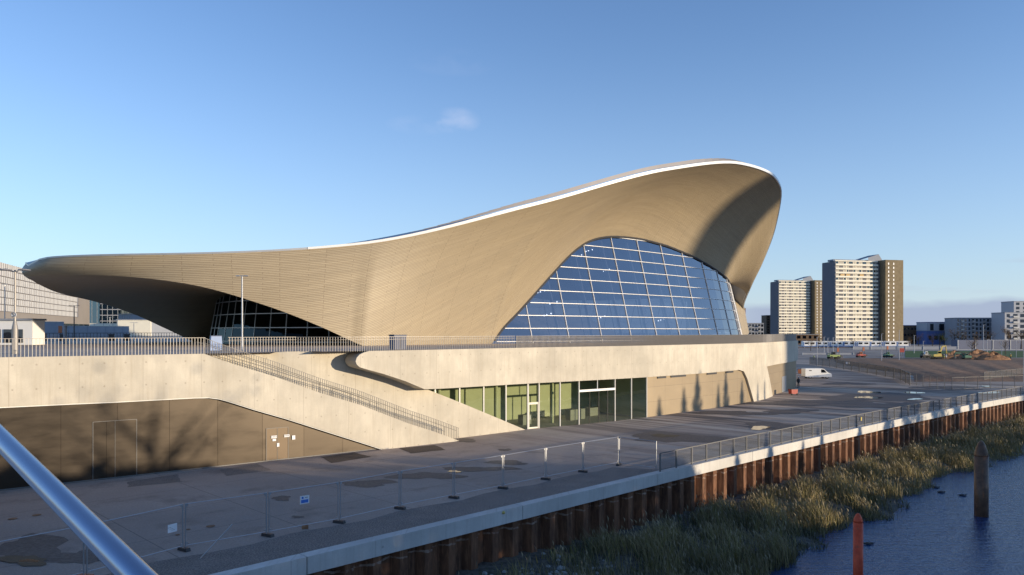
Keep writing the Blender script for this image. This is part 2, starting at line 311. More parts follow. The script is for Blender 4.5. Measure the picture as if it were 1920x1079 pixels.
# ---------------------------------------------------------------- mesh helpers
class MB:
    def __init__(s): s.v = []; s.f = []; s.uv = []; s.mi = []
    def vert(s, p): s.v.append((float(p[0]), float(p[1]), float(p[2]))); return len(s.v) - 1
    def face(s, pts, uvs=None, mi=0):
        ids = [s.vert(p) for p in pts]; s.f.append(ids); s.mi.append(mi)
        if uvs is None:
            a, b, c = (Vector(s.v[i]) for i in ids[:3]); n = (b - a).cross(c - a)
            if n.length < 1e-9 and len(ids) > 3: n = (c - a).cross(Vector(s.v[ids[3]]) - a)
            n.normalize() if n.length else None
            if abs(n.z) > .8: uvs = [(s.v[i][0], s.v[i][1]) for i in ids]
            else:
                h = Vector((-n.y, n.x, 0)); h.normalize() if h.length else None
                uvs = [(h.x * s.v[i][0] + h.y * s.v[i][1], s.v[i][2]) for i in ids]
        s.uv.append(uvs); return s
    def box(s, c, d, rz=0.0, mi=0, taper=1.0):
        cx, cy, cz = c; hx, hy, hz = d[0] / 2, d[1] / 2, d[2] / 2; co_, si = math.cos(rz), math.sin(rz)
        def P(x, y, z):
            k = taper if z > 0 else 1
            x *= k; y *= k; return (cx + x * co_ - y * si, cy + x * si + y * co_, cz + z)
        q = [P(x, y, z) for z in (-hz, hz) for x, y in ((-hx, -hy), (hx, -hy), (hx, hy), (-hx, hy))]
        for a in ((3, 2, 1, 0), (4, 5, 6, 7), (0, 1, 5, 4), (1, 2, 6, 5), (2, 3, 7, 6), (3, 0, 4, 7)): s.face([q[i] for i in a], mi=mi)
        return s
    def bar(s, a, b, wd, dp=None, mi=0):
        a, b = Vector(a), Vector(b); d = b - a; L = d.length
        if L < 1e-6: return s
        d /= L; dp = dp or wd
        up = Vector((0, 0, 1)) if abs(d.z) < .95 else Vector((R2, -R2, 0))
        x = d.cross(up).normalized() * wd / 2; y = x.cross(d).normalized() * dp / 2
        q = [e + i * x + j * y for e in (a, b) for i, j in ((-1, -1), (1, -1), (1, 1), (-1, 1))]
        for k in ((3, 2, 1, 0), (4, 5, 6, 7), (0, 1, 5, 4), (1, 2, 6, 5), (2, 3, 7, 6), (3, 0, 4, 7)): s.face([q[i] for i in k], mi=mi)
        return s
    def tube(s, path, r, n=8, mi=0, cap=True):
        P = [Vector(p) for p in path]; rs = r if isinstance(r, (list, tuple)) else [r] * len(P); rings = []
        for i, p in enumerate(P):
            d = (P[min(i + 1, len(P) - 1)] - P[max(i - 1, 0)]).normalized()
            up = Vector((0, 0, 1)) if abs(d.z) < .9 else Vector((1, 0, 0))
            x = d.cross(up).normalized(); y = x.cross(d).normalized()
            rings.append([p + rs[i] * (math.cos(a) * x + math.sin(a) * y) for a in [2 * math.pi * k / n for k in range(n)]])
        for i in range(len(P) - 1):
            for k in range(n):
                k2 = (k + 1) % n; s.face([rings[i][k], rings[i][k2], rings[i + 1][k2], rings[i + 1][k]], mi=mi)
        if cap: s.face(rings[0][::-1], mi=mi); s.face(rings[-1], mi=mi)
        return s
    def lathe(s, c, prof, n=20, mi=0):
        cx, cy, cz = c
        rg = [[(cx + r * math.cos(2 * math.pi * k / n), cy + r * math.sin(2 * math.pi * k / n), cz + z) for k in range(n)] for r, z in prof]
        for i in range(len(rg) - 1):
            for k in range(n): k2 = (k + 1) % n; s.face([rg[i][k], rg[i][k2], rg[i + 1][k2], rg[i + 1][k]], mi=mi)
        s.face(rg[-1], mi=mi); s.face(rg[0][::-1], mi=mi); return s
    def prism(s, poly, z0, z1, mi=0, bottom=True):
        n = len(poly); s.face([(x, y, z1) for x, y in poly], mi=mi)
        if bottom: s.face([(x, y, z0) for x, y in poly[::-1]], mi=mi)
        for i in range(n):
            a, b = poly[i], poly[(i + 1) % n]; s.face([(*a, z0), (*b, z0), (*b, z1), (*a, z1)], mi=mi)
        return s
    def grid(s, rows, uvs=None, mi=0):
        for i in range(len(rows) - 1):
            for j in range(len(rows[0]) - 1):
                q = [(i, j), (i, j + 1), (i + 1, j + 1), (i + 1, j)]
                s.face([rows[a][b] for a, b in q], [uvs[a][b] for a, b in q] if uvs else None, mi)
        return s
    def build(s, name, mats, parent=None, smooth=False, world=True, weld=True):
        me = bpy.data.meshes.new(name); M_ = W[parent].inverted() if (parent is not None and world) else Matrix()
        vv = [tuple(M_ @ Vector(p)) for p in s.v]
        me.from_pydata(vv, [], s.f); ul = me.uv_layers.new(name='UVMap'); k = 0
        for u in s.uv:
            for a in u: ul.data[k].uv = a; k += 1
        mats = mats if isinstance(mats, list) else [mats]
        for m in mats: me.materials.append(M[m] if isinstance(m, str) else m)
        if len(mats) > 1: me.polygons.foreach_set('material_index', s.mi)
        if weld:
            import bmesh
            bm = bmesh.new(); bm.from_mesh(me); bmesh.ops.remove_doubles(bm, verts=bm.verts, dist=.0008)
            if smooth == 2: bmesh.ops.recalc_face_normals(bm, faces=bm.faces)
            bm.to_mesh(me); bm.free()
        if smooth: me.polygons.foreach_set('use_smooth', [True] * len(me.polygons))
        me.update(); o = bpy.data.objects.new(name, me); C.objects.link(o)
        if parent is not None: o.parent = parent
        W[o] = W[parent] if parent is not None else Matrix()
        return o
W = {}
def tag(o, label=None, cat=None, group=None, kind=None):
    if label: o['label'] = label
    if cat: o['category'] = cat
    if group: o['group'] = group
    if kind: o['kind'] = kind
    return o
def thing(name, label, cat, loc=(0, 0, 0), rz=0.0, group=None):
    o = bpy.data.objects.new(name, None); C.objects.link(o); o.empty_display_size = .2
    o.location = loc; o.rotation_euler = (0, 0, rz); W[o] = Matrix.Translation(loc) @ Matrix.Rotation(rz, 4, 'Z')
    return tag(o, label, cat, group)
def copy_thing(src, loc, rz, label, sc=None):
    r = src.copy(); C.objects.link(r); r.location = loc; r.rotation_euler = (0, 0, rz); r['label'] = label
    if sc: r.scale = sc
    for ch in list(src.children):
        c = ch.copy(); C.objects.link(c); c.parent = r
        for g in list(ch.children): d = g.copy(); C.objects.link(d); d.parent = c
    return r
def raw_mesh(name, verts, faces, mat, parent=None):
    me = bpy.data.meshes.new(name); nv, nf = len(verts), len(faces); k = faces.shape[1]
    me.vertices.add(nv); me.vertices.foreach_set('co', np.ascontiguousarray(verts, np.float32).ravel())
    me.loops.add(nf * k); me.loops.foreach_set('vertex_index', faces.astype(np.int32).ravel())
    me.polygons.add(nf); me.polygons.foreach_set('loop_start', np.arange(nf, dtype=np.int32) * k); me.polygons.foreach_set('loop_total', np.full(nf, k, np.int32))
    me.materials.append(M[mat]); me.update(); me.validate()
    o = bpy.data.objects.new(name, me); C.objects.link(o)
    if parent is not None: o.parent = parent
    return o
def struct(o): o['kind'] = 'structure'; return o
Z1 = 7.8      # podium and plaza level

# ---------------------------------------------------------------- roof of the hall
TE = [(0, 0), (.4, 3.2), (1, 5), (3, 8.5), (6, 12), (12, 16), (25, 21.5), (45, 28.5), (65, 34), (80, 36.3), (90, 35.6), (100, 33.0), (110, 27.3), (120, 19.8), (130, 12.3), (140, 5.2), (152, 0)]
UP = [(55, 497), (62, 490), (80, 484), (110, 480), (200, 477), (380, 474), (560, 466), (700, 453), (800, 436), (900, 407), (1000, 381), (1100, 352), (1200, 325), (1300, 306), (1370, 302), (1420, 309), (1450, 327), (1463, 350)]
ZK = []
for s_, t_ in TE:
    X, Y, _ = st(s_, t_); x = 960 + FL * X / Y
    if s_ <= 100: ZK.append((s_, EYE + (HOR - interp(x, UP)) / FL * Y))
ZK += [(110, 28.5), (120, 23.1), (130, 19.2), (140, 14.6), (152, 9.0)]
def FT_(s): return interp(s, [(0, .10), (15, .12), (40, .31), (104, .31), (125, .2), (200, .15)])
def E_(s, side=1):
    t = smooth(s, TE); z = smooth(s, ZK) - FT_(s)
    if side > 0: return st(s, t, z)
    t = t * (1 - .14 * min(1, max(0, (s - 25) / 30))); X, Y, _ = st(s, -t)
    lim = EYE + (HOR - (interp(960 + FL * X / Y, UP) + 9)) / FL * Y
    return st(s, -t, min(z, lim) if s > 3 else z)
# glass wall that leans in as it rises
BK = [(44, 22.4), (52, 24.4), (60, 25.8), (70, 26.9), (80, 27.3), (90, 27.2), (100, 25.4), (110, 20.8), (120, 15.6), (136, 7.2)]
ARCH = [(900, 660), (925, 632), (950, 608), (985, 570), (1020, 530), (1060, 485), (1085, 462), (1105, 450), (1125, 445), (1150, 443), (1200, 448), (1250, 461), (1300, 482), (1340, 505), (1362, 522), (1374, 542), (1386, 580), (1402, 640)]
def gt(s, z): return smooth(s, BK) - .25 * (z - Z1)
def ztop(s):
    best = Z1
    for z in np.arange(Z1, 30, .05):
        x, y = proj(st(s, gt(s, z), z))
        if y < interp(x, ARCH): return max(best, z)
        best = z
    return best
ZT = [(s, ztop(s)) for s in np.arange(44, 136.1, 2)]
ZT = [(s, z) for s, z in ZT]
zt_s = []
for i, (s, z) in enumerate(ZT):
    a = ZT[max(0, i - 1)][1]; b = ZT[min(len(ZT) - 1, i + 1)][1]; zt_s.append((s, (a + 2 * z + b) / 4))
ZT = zt_s; ZT[0] = (44, Z1); ZT[-1] = (136, Z1 + .3)
TC = [(0, 0), (.4, 2.2), (1, 3.6), (2, 5.6), (5, 10), (10, 15.2), (16, 18.8), (21, 20.9), (25.5, 22.0)]
NC = [(50, 505), (100, 503), (139, 504), (227, 512), (300, 521), (373, 537), (455, 560), (504, 577), (570, 600), (620, 622), (668, 652)]
FC = [(50, 500), (60, 517), (70, 528), (100, 546), (160, 560), (230, 580), (290, 606), (330, 628), (360, 646)]
def L_(s, side=1):     # lower rim of the timber flank
    if s < 25.5:
        t = smooth(s, TC); X, Y, _ = st(s, side * t); x = 960 + FL * X / Y
        z = smooth(s, [(0, 14.9), (1, 14.98), (2, 14.95), (5, 14.75), (10, 13.95), (16, 12.0), (21, 9.9), (25.5, Z1)] if side > 0 else [(0, 14.9), (1, 14.8), (2, 14.55), (5, 13.85), (10, 13.2), (16, 11.75), (21, 9.8), (25.5, Z1)])
        return st(s, side * t, max(z, Z1))
    if s < 44: return st(s, side * 22.2, Z1)
    z = smooth(s, ZT)
    if side < 0: z = Z1 + (z - Z1) * .8
    return st(s, side * (gt(s, z) + .12), z)
UE = [(0, 0), (12, 12), (25.5, 27), (44, 50), (56, 66), (70, 80), (90, 94), (110, 108), (120, 121), (128, 133), (136, 148)]
def flank(side):
    mb = MB(); rows = []; uvs = []; ucum = 0; prev = None
    us = list(np.concatenate([np.linspace(0, 3, 13), np.linspace(3.6, 25.5, 34)[0:], np.linspace(26.2, 44, 26), np.linspace(44.6, 136, 130)]))
    NV = 26
    for s in us:
        l = Vector(L_(s, side)); e = Vector(E_(smooth(s, UE) if s > 12 else s, side))
        dz = e.z - l.z; c = l.lerp(e, .5)
        k = min(1, max(0, (s - 8) / 20)) * (1 - min(1, max(0, (s - 118) / 18)) * .7)
        if s > 96: k = 1 - 1.45 * min(1, (s - 96) / 20)
        flat_ = (Vector(e) - Vector(l)); hor = Vector((flat_.x, flat_.y, 0))
        c = c - hor * .24 * k + Vector((0, 0, dz * .16 * k))
        if s < 8:     # bullnosed tip
            tg = Vector(E_(s + .15, side)) - Vector(E_(max(0, s - .15), side)); tg.z = 0; tg.normalize(); nrm = Vector((tg.y, -tg.x, 0)) * side; wq = 1 - s / 8
            c = c + nrm * 1.0 * wq + Vector((0, 0, -.2 * wq))
        pu = min(1, max(0, (s - 106) / 12)); c = c + Vector((SUN.x, SUN.y, -.3)) * 2.0 * pu
        row = []; d = 0; ur = []
        for j in range(NV + 1):
            v = j / NV; p = (1 - v) ** 2 * e + 2 * v * (1 - v) * c + v * v * l
            if row: d += (p - row[-1]).length
            row.append(p); ur.append(d)
        if prev is not None: ucum += ((row[0] - prev[0]).length + (row[NV // 2] - prev[NV // 2]).length) / 2
        rows.append(row); uvs.append([(ucum, x) for x in ur]); prev = row
    mb.grid(rows, uvs); return mb, us
hall = thing('swimming_hall', 'vast wave shaped swimming hall with timber clad roof standing on the concrete podium', 'building', st(70, 0, Z1))
shell = None
fm, us = flank(1); near = fm.build('timber_flank', 'clad', hall, smooth=True)
near['label'] = 'sunlit sweeping timber flank facing the river'
fm2, _ = flank(-1); farf = fm2.build('timber_flank', 'clad', hall, smooth=True)
# soffit between the two rims
mb = MB(); rows = []; uvs = []
ZM = [(0, 14.9), (3, 14.8), (10, 14.6), (20, 13.9), (30, 15.0), (45, 18.5), (70, 23.5), (90, 24), (110, 20), (136, 9.5)]
for s in us:
    a = Vector(L_(s, 1)); b = Vector(L_(s, -1)); zm = smooth(s, ZM); row = []; ur = []; d = 0
    for j in range(41):
        tau = -1 + j / 20; p = a.lerp(b, (tau + 1) / 2); pw = 2.5 if s < 60 else 2
        p.z = p.z + max(0, zm - p.z if s < 60 else zm - p.z) * (1 - abs(tau) ** pw)
        if row: d += (p - row[-1]).length
        row.append(p); ur.append(d - 20)
    rows.append(row); uvs.append([(s, x) for x in ur])
mb.grid(rows, uvs); sof = mb.build('timber_soffit', 'clad', hall, smooth=True)
# metal roof top and white edge trim
mb = MB(); rows = []; ss = list(np.concatenate([np.linspace(0, 3, 10), np.linspace(4, 152, 100)]))
for s in ss:
    a = Vector(E_(s, 1)) + Vector((0, 0, FT_(s) - .01)); b = Vector(E_(s, -1)) + Vector((0, 0, FT_(s) - .01))
    rows.append([a.lerp(b, q) - Vector((0, 0, math.sin(q * math.pi) * .6 * min(1, s / 14))) for q in np.linspace(0, 1, 17)])
mb.grid(rows); top = mb.build('roof_sheet', 'roof_metal', hall, smooth=True)
def edge_strip(side, off, z0, z1, mat, name, s0=0, s1=152, taper=((0, .3), (15, .35), (35, 1), (200, 1))):
    mb = MB(); ss2 = [s for s in ss if s0 <= s <= s1]; ps = [Vector(E_(s, side)) for s in ss if s0 <= s <= s1]
    for i in range(len(ps) - 1):
        q = []
        for k in (i, i + 1):
            d = (ps[min(k + 1, len(ps) - 1)] - ps[max(k - 1, 0)]); d.z = 0; d.normalize(); n = Vector((d.y, -d.x, 0)) * side
            q.append((ps[k] + n * off, n))
        a, na = q[0]; b, nb = q[1]; sk = interp(ss2[i], taper); h0, h1 = (Vector((0, 0, -.04)), Vector((0, 0, FT_(ss2[i]) + .02))) if name == 'roof_edge_trim' else (Vector((0, 0, z0)), Vector((0, 0, z0 + (z1 - z0) * sk)))
        mb.face([a + h0, b + h0, b + h1, a + h1]); mb.face([a + h1, b + h1, b + h1 - nb * .5, a + h1 - na * .5]); mb.face([a + h0, a + h0 - na * .25, b + h0 - nb * .25, b + h0])
    return mb.build(name, mat, top)
edge_strip(1, .12, -.05, .48, 'fascia', 'roof_edge_trim', 19, 152); edge_strip(-1, .12, -.05, .48, 'fascia', 'roof_edge_trim', 19, 152)
edge_strip(1, .06, -.05, .48, 'frame_grey', 'roof_edge_trim', 0, 20.6); edge_strip(-1, .06, -.05, .48, 'frame_grey', 'roof_edge_trim', 0, 20.6)
edge_strip(1, -.7, .46, .95, 'dark_trim', 'roof_gutter', 30, 90, ((30, .02), (42, .8), (50, 1), (70, 1), (90, .05)))

# river-side glass wall
MUL = [44 + 5.8 * i + (.0) for i in range(1, 16)]
def facade(side):
    mb = MB(); svals = list(np.arange(44, 136.01, 2.9)); 
    if svals[-1] < 136: svals.append(136)
    def P(s, z, o=0.0): return st(s, side * (gt(s, z) + o), z)
    zt = (lambda s: smooth(s, ZT)) if side > 0 else (lambda s: Z1 + (smooth(s, ZT) - Z1) * .8)
    for a, b in zip(svals[:-1], svals[1:]):
        za, zb = zt(a), zt(b); n = 6
        for k in range(n):
            f0, f1 = k / n, (k + 1) / n
            mb.face([P(a, Z1 + (za - Z1) * f0), P(b, Z1 + (zb - Z1) * f0), P(b, Z1 + (zb - Z1) * f1), P(a, Z1 + (za - Z1) * f1)])
    g = mb.build('glass_wall', 'glass_hall', hall)
    for i, s in enumerate(svals[1:-1]):
        main = i % 2 == 1; z = zt(s)
        if z - Z1 < .5: continue
        m = MB().bar(P(s, Z1, .06 if main else -.1), P(s, z, .06 if main else -.1), .075 if main else .03, .12)
        m.build('mullion', 'frame_white' if main else 'dark_metal', g)
    z = Z1 + .25
    while z < 24.5:
        m = MB(); on = False
        for a, b in zip(svals[:-1], svals[1:]):
            n = 4
            for q in range(n):
                sa, sb = a + (b - a) * q / n, a + (b - a) * (q + 1) / n
                if zt(sa) > z and zt(sb) > z:
                    # follow the flat facets
                    pa = Vector(P(a, z, .07)).lerp(Vector(P(b, z, .07)), q / n); pb = Vector(P(a, z, .07)).lerp(Vector(P(b, z, .07)), (q + 1) / n)
                    m.bar(pa, pb, .05, .08); on = True
        if on: m.build('transom', 'frame_white', g)
        z += 1.66
    m = MB(); pts = [Vector(L_(s, side)) + Vector((0, 0, -.05)) for s in np.arange(44.5, 136, 1.2)]
    m.tube(pts, .17, 6); m.build('head_frame', 'dark_metal', g)
    return g
facade(1); facade(-1)
# inside the hall: floor, raked seating, steel columns behind the glass
mb = MB(); mb.prism([st(46, 19)[:2], st(70, 24)[:2], st(96, 22)[:2], st(130, 7)[:2], st(130, -7)[:2], st(96, -22)[:2], st(70, -24)[:2], st(46, -19)[:2]], Z1 + .004, Z1 + .05)
mb.build('hall_floor', 'interior_mid', hall)
mb = MB()
for k in range(14):
    q = [st(52, -8 - k * .8), st(112, -8 - k * .8), st(112, -8.8 - k * .8), st(52, -8.8 - k * .8)]
    mb.prism([p[:2] for p in q], Z1 + .06, Z1 + .5 + k * .35)
mb.build('seating_tier', 'hall_inner', hall)
for s in np.arange(55.6, 118, 5.8):
    t0 = smooth(s, BK) - 1.5; zt_ = smooth(s, ZT)
    if zt_ - Z1 > 4:
        MB().bar(st(s, t0, Z1), st(s, t0 - .25 * (zt_ - Z1) - .3, zt_ - .6), .22, .4).build('column', 'frame_grey', hall)
em = bpy.data.materials.new('lit_spotlight'); em.use_nodes = True; en = em.node_tree.nodes; en.clear(); eo = en.new('ShaderNodeOutputMaterial'); ee = en.new('ShaderNodeEmission'); ee.inputs[0].default_value = (.9, .95, 1, 1); ee.inputs[1].default_value = 4; em.node_tree.links.new(ee.outputs[0], eo.inputs[0]); M['lit'] = em
for px_, py_, Yd in ((1015, 547, 112), (1038, 568, 112), (1070, 462, 126), (1105, 470, 126), (1137, 507, 126), (1027, 590, 112), (1128, 595, 120), (1290, 505, 142), (1085, 480, 126), (1240, 600, 138)):
    c0 = yp(px_, Yd, py_); sp_ = MB()
    for q in (-.55, -.15, .5): sp_.tube([(c0[0] + q, c0[1], c0[2] + q * .3), (c0[0] + q, c0[1] - .1, c0[2] + q * .3 - .02)], .10, 8)
    sp_.build('spotlight', 'lit', hall)
# entrance glazing under the north cantilever
EG = [(29.5, 19.0), (25.5, 15.5), (22.6, 11), (21.2, 6), (20.8, 1), (21.2, -4), (22.4, -9), (24.6, -13.5), (28.5, -17), (33, -19)]
def soff_z(s, t):
    a = Vector(L_(s, 1)); zm = smooth(s, ZM); tm = abs(to_st(a.x, a.y)[1]); tau = min(1, abs(t) / max(tm, .1))
    return a.z + (zm - a.z) * (1 - tau ** 2.5)
gpts = []
for i in range(len(EG) - 1):
    for k in range(2): f = k / 2; gpts.append((EG[i][0] * (1 - f) + EG[i + 1][0] * f, EG[i][1] * (1 - f) + EG[i + 1][1] * f))
gpts.append(EG[-1]); mb = MB()
def EP(p, z): return st(p[0] + .14 * (z - Z1), p[1] * (1 - .012 * (z - Z1)), z)
egz = [max(Z1 + 1, soff_z(p[0] + .8, p[1]) - .1) for p in gpts]
for i in range(len(gpts) - 1): mb.face([EP(gpts[i], Z1), EP(gpts[i + 1], Z1), EP(gpts[i + 1], egz[i + 1]), EP(gpts[i], egz[i])])
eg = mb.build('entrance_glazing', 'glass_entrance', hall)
for i in range(0, len(gpts)): MB().bar(EP(gpts[i], Z1), EP(gpts[i], egz[i]), .09, .12).build('mullion', 'frame_grey', eg)
for z in (Z1 + .3, Z1 + 1.95, Z1 + 3.6, Z1 + 5.2):
    m = MB(); on = 0
    for i in range(len(gpts) - 1):
        if egz[i] > z and egz[i + 1] > z: m.bar(Vector(EP(gpts[i], z)) - Vector(st(.06, 0)) + Vector(st(0, 0)), Vector(EP(gpts[i + 1], z)) - Vector(st(.06, 0)) + Vector(st(0, 0)), .07, .10); on = 1
    if on: m.build('transom', 'frame_grey', eg)
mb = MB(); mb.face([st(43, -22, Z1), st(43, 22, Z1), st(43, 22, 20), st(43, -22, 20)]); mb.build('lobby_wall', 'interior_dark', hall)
for t in (12, 14.5, 17): MB().tube([st(36, t, Z1), st(36, t, 13.5)], .35, 10).build('column', 'interior_mid', hall)

# ---------------------------------------------------------------- ground, river, plaza
QUAY = [(-260, 62.4), (-40, 62.4), (22, 62.4), (50, 62.8), (80, 64.0), (105, 65.9), (130, 69.5), (160, 78), (220, 110), (420, 300)]
mb = MB()
q = [st(s, t)[:2] for s, t in QUAY]
poly = q + [(3500, 900), (3500, 4500), (-3500, 4500), (-3500, -600)]
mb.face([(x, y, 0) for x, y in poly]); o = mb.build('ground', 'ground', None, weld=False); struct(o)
mb = MB(); mb.face([st(-260, 60, -3.5), st(-260, 400, -3.5), st(520, 400, -3.5), st(520, 60, -3.5)][::-1]); struct(mb.build('river_water', 'water', None))
# plaza slab = podium top
POD = [(-140, 37.0), (-20, 37.0), (-9.5, 37.3), (8, 38.7), (8, 36.8), (10.4, 37.6), (10.4, 39.8), (20, 40.5), (32, 40.5), (38, 41.4), (48, 42.4), (60, 42.5), (70, 42.1), (78, 41.1), (85, 39.3), (92, 37.4), (99, 35.6), (105, 33.6), (109, 29), (112, 22), (150, 2), (155, -20), (175, -60), (190, -420), (-140, -420)]

# outer wall line and stair
A0 = Vector((-29.7, 43.3)); A1 = Vector((-4.7, 63.2)); AD = (A1 - A0).normalized(); AN = Vector((AD.y, -AD.x))
def w1(px, py, off=0.0):
    k = (px - 960) / FL; B = A0 + AN * off; tau = (k * B.y - B.x) / (AD.x - k * AD.y); p = B + AD * tau
    return Vector((p.x, p.y, EYE - (py - HOR) / FL * p.y))
def w1u(u, z, off=0.0): p = A0 + AN * off + AD * u; return (p.x, p.y, z)
def u_of(p): return (Vector((p[0], p[1])) - A0).dot(AD)
toppts = [(-60, Z1)] + [(u_of(w1(x, y)), w1(x, y).z) for x, y in ((383, 664), (440, 684), (515, 706.5), (600, 737), (677, 760), (765, 794), (815, 810), (862, 828.5))]
toppts[1] = (toppts[1][0], Z1); toppts[-1] = (toppts[-1][0], 0.0)
botpts = [(-60, 3.9)] + [(u_of(w1(x, y)), w1(x, y).z) for x, y in ((0, 764), (135, 757.5), (215, 754), (290, 750), (365, 746), (392, 745.5), (412, 748), (430, 753), (440, 756), (479, 768.5), (540, 786), (615, 810), (680, 830.5), (719, 842.5))]
botpts[0] = (-60, botpts[1][1]); botpts[-1] = (botpts[-1][0], 0.0)
podium = thing('podium', 'pale concrete podium with long band, stair wall and recessed metal panels below the swimming hall', 'building', st(40, 40, 0))
uk = sorted(set([round(x, 3) for x, _ in toppts + botpts] + list(np.arange(-58, 32, 2.0))))
uk = [u for u in uk if u <= toppts[-1][0] + .01]
mb = MB(); TH = .32
def zb(u): return interp(u, botpts) if u < botpts[-1][0] else 0.0
def zt2(u): return interp(u, toppts)
for a, b in zip(uk[:-1], uk[1:]):
    f = [w1u(a, zb(a)), w1u(b, zb(b)), w1u(b, zt2(b)), w1u(a, zt2(a))]; mb.face(f, [(a, zb(a)), (b, zb(b)), (b, zt2(b)), (a, zt2(a))])
    mb.face([w1u(a, zt2(a)), w1u(b, zt2(b)), w1u(b, zt2(b), -TH), w1u(a, zt2(a), -TH)])
    mb.face([w1u(a, zb(a), -TH - .5), w1u(b, zb(b), -TH - .5), w1u(b, zb(b)), w1u(a, zb(a))])
    mb.face([w1u(b, zb(b), -TH), w1u(a, zb(a), -TH), w1u(a, zt2(a), -TH), w1u(b, zt2(b), -TH)])
mb.build('stair_wall', 'concrete', podium)
m = MB(); bp = [(u, z) for u, z in botpts if u > -40]
m2 = [Vector(w1u(u, z - .03, -.12)) for u, z in [(-58, botpts[0][1])] + bp]
for a, b in zip(m2[:-1], m2[1:]): m.bar(a, b, .10, .05)
m.build('drip_trim', 'white', podium)
mb = MB(); OFFB = -.36
uend = botpts[-1][0] - .2
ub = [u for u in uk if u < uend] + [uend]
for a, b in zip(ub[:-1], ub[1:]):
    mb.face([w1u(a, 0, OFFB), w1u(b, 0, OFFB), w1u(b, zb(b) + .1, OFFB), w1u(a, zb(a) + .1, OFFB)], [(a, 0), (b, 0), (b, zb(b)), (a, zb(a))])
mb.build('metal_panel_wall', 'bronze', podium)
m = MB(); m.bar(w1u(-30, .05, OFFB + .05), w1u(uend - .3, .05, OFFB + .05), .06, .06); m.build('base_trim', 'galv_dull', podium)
def door_in_wall(x0, x1, ybot, h, leaves, name, mat, frame):
    frame = 'galv_dull' if name == 'service_door' else frame
    a = w1(x0, ybot, OFFB); b = w1(x1, ybot, OFFB); ua, ub_ = u_of(a), u_of(b)
    d = MB()
    for k in range(leaves):
        l0 = ua + (ub_ - ua) * k / leaves + .02; l1 = ua + (ub_ - ua) * (k + 1) / leaves - .02
        d.face([w1u(l0, .04, OFFB + .02), w1u(l1, .04, OFFB + .02), w1u(l1, h, OFFB + .02), w1u(l0, h, OFFB + .02)])
    dd = d.build(name, mat, podium); fr = MB()
    for u in (ua, ub_): fr.bar(w1u(u, 0, OFFB + .03), w1u(u, h, OFFB + .03), .03, .03)
    fr.bar(w1u(ua, h, OFFB + .03), w1u(ub_, h, OFFB + .03), .03, .03)
    fr.bar(w1u((ua + ub_) / 2, .04, OFFB + .025), w1u((ua + ub_) / 2, h, OFFB + .025), .02, .02); fr.build('frame', frame, dd)
    return dd, ua, ub_
door_in_wall(174, 256, 903, 3.65, 2, 'service_door', 'bronze', 'frame_grey')
dd, da, db = door_in_wall(499, 540, 866, 2.35, 2, 'double_door', 'tan_door', 'galv_dull'); dd['label'] = 'tan double door with notices'
def on_wall(u, z, w_, h, mat, name, off=.06, par=None):
    return MB().box(w1u(u, z, OFFB + off), (w_, .02, h), math.atan2(AD.y, AD.x)).build(name, mat, par or dd)
on_wall(da + .55, 1.72, .42, .18, 'paper', 'notice'); on_wall(da + .57, 1.5, .25, .16, 'paper', 'notice'); on_wall(da + .85, 1.12, .18, .26, 'paper', 'notice')
on_wall(da + 1.5, 1.72, .4, .18, 'paper', 'notice'); on_wall(db + .4, 1.55, .24, .30, 'paper', 'notice')
for k in range(4):
    on_wall(da + .40 + .1 * k, 1.73, .035, .09, 'signgrey', 'lettering', .075); on_wall(da + 1.36 + .09 * k, 1.73, .035, .09, 'signgrey', 'lettering', .075)

# back wall of the stair (W2) and the cantilevered band with its rounded nose
W2 = [(-4, 34.8), (0, 35.8), (6, 36.9), (12, 38.0), (18, 38.9), (24.5, 39.75), (32.6, 40.0)]
def s_at(px, law, lo=-10, hi=110):
    best = None
    for s in np.arange(lo, hi, .05):
        x = proj(st(s, smooth(s, law)))[0]
        if best is None or abs(x - px) < best[0]: best = (abs(x - px), s)
    return best[1]
sA = s_at(770, W2, 0, 33); sB = s_at(985, W2, 20, 33)
mb = MB(); sv = sorted(list(np.arange(-4, sB, .5)) + [sA, sB]); u = 0; pr = None
def z2(s): return Z1 - .01 if s < sA - 2 else interp(s, [(sA - 2, Z1 - .01), (sA, 5.0), (sB, 0.0)])
for a, b in zip(sv[:-1], sv[1:]):
    pa, pb = st(a, smooth(a, W2)), st(b, smooth(b, W2)); du = (Vector(pb) - Vector(pa)).length
    mb.face([(*pa[:2], 0), (*pb[:2], 0), (*pb[:2], z2(b)), (*pa[:2], z2(a))], [(u, 0), (u + du, 0), (u + du, z2(b)), (u, z2(a))])
    qa, qb = st(a, smooth(a, W2) - .35), st(b, smooth(b, W2) - .35)
    mb.face([(*pa[:2], z2(a)), (*pb[:2], z2(b)), (*qb[:2], z2(b)), (*qa[:2], z2(a))]); u += du
mb.build('stair_back_wall', 'concrete', podium)
FT = [(8, 39.7), (10, 39.9), (20, 40.6), (32, 40.7), (38, 41.4), (44, 42.1), (50, 42.5), (60, 42.6), (70, 42.1), (78, 41.1), (85, 39.2), (92, 37.6), (99, 35.8), (104, 34.2), (106, 32.8), (107.2, 30.8), (107.8, 28)]
def s_at3(px, py):      # point on the band's front surface seen at px,py
    s = s_at(px, FT, 8, 104); p = st(s, smooth(s, FT)); return s, zat(py, p[1])
nose_lo = [s_at3(x, y) for x, y in ((667, 678), (669, 684), (675, 689), (688, 693), (720, 702), (760, 715), (796, 727))]
nose_hi = [s_at3(x, y) for x, y in ((667, 678), (669, 671), (675, 665), (683, 661), (692, 659))]
zl = [p[1] for p in nose_lo]; s0 = nose_lo[0][0]
LEG0 = [s_at3(1386, 691)[0], s_at3(1395, 693)[0], s_at3(1401, 705)[0], s_at3(1413.5, 753)[0]]
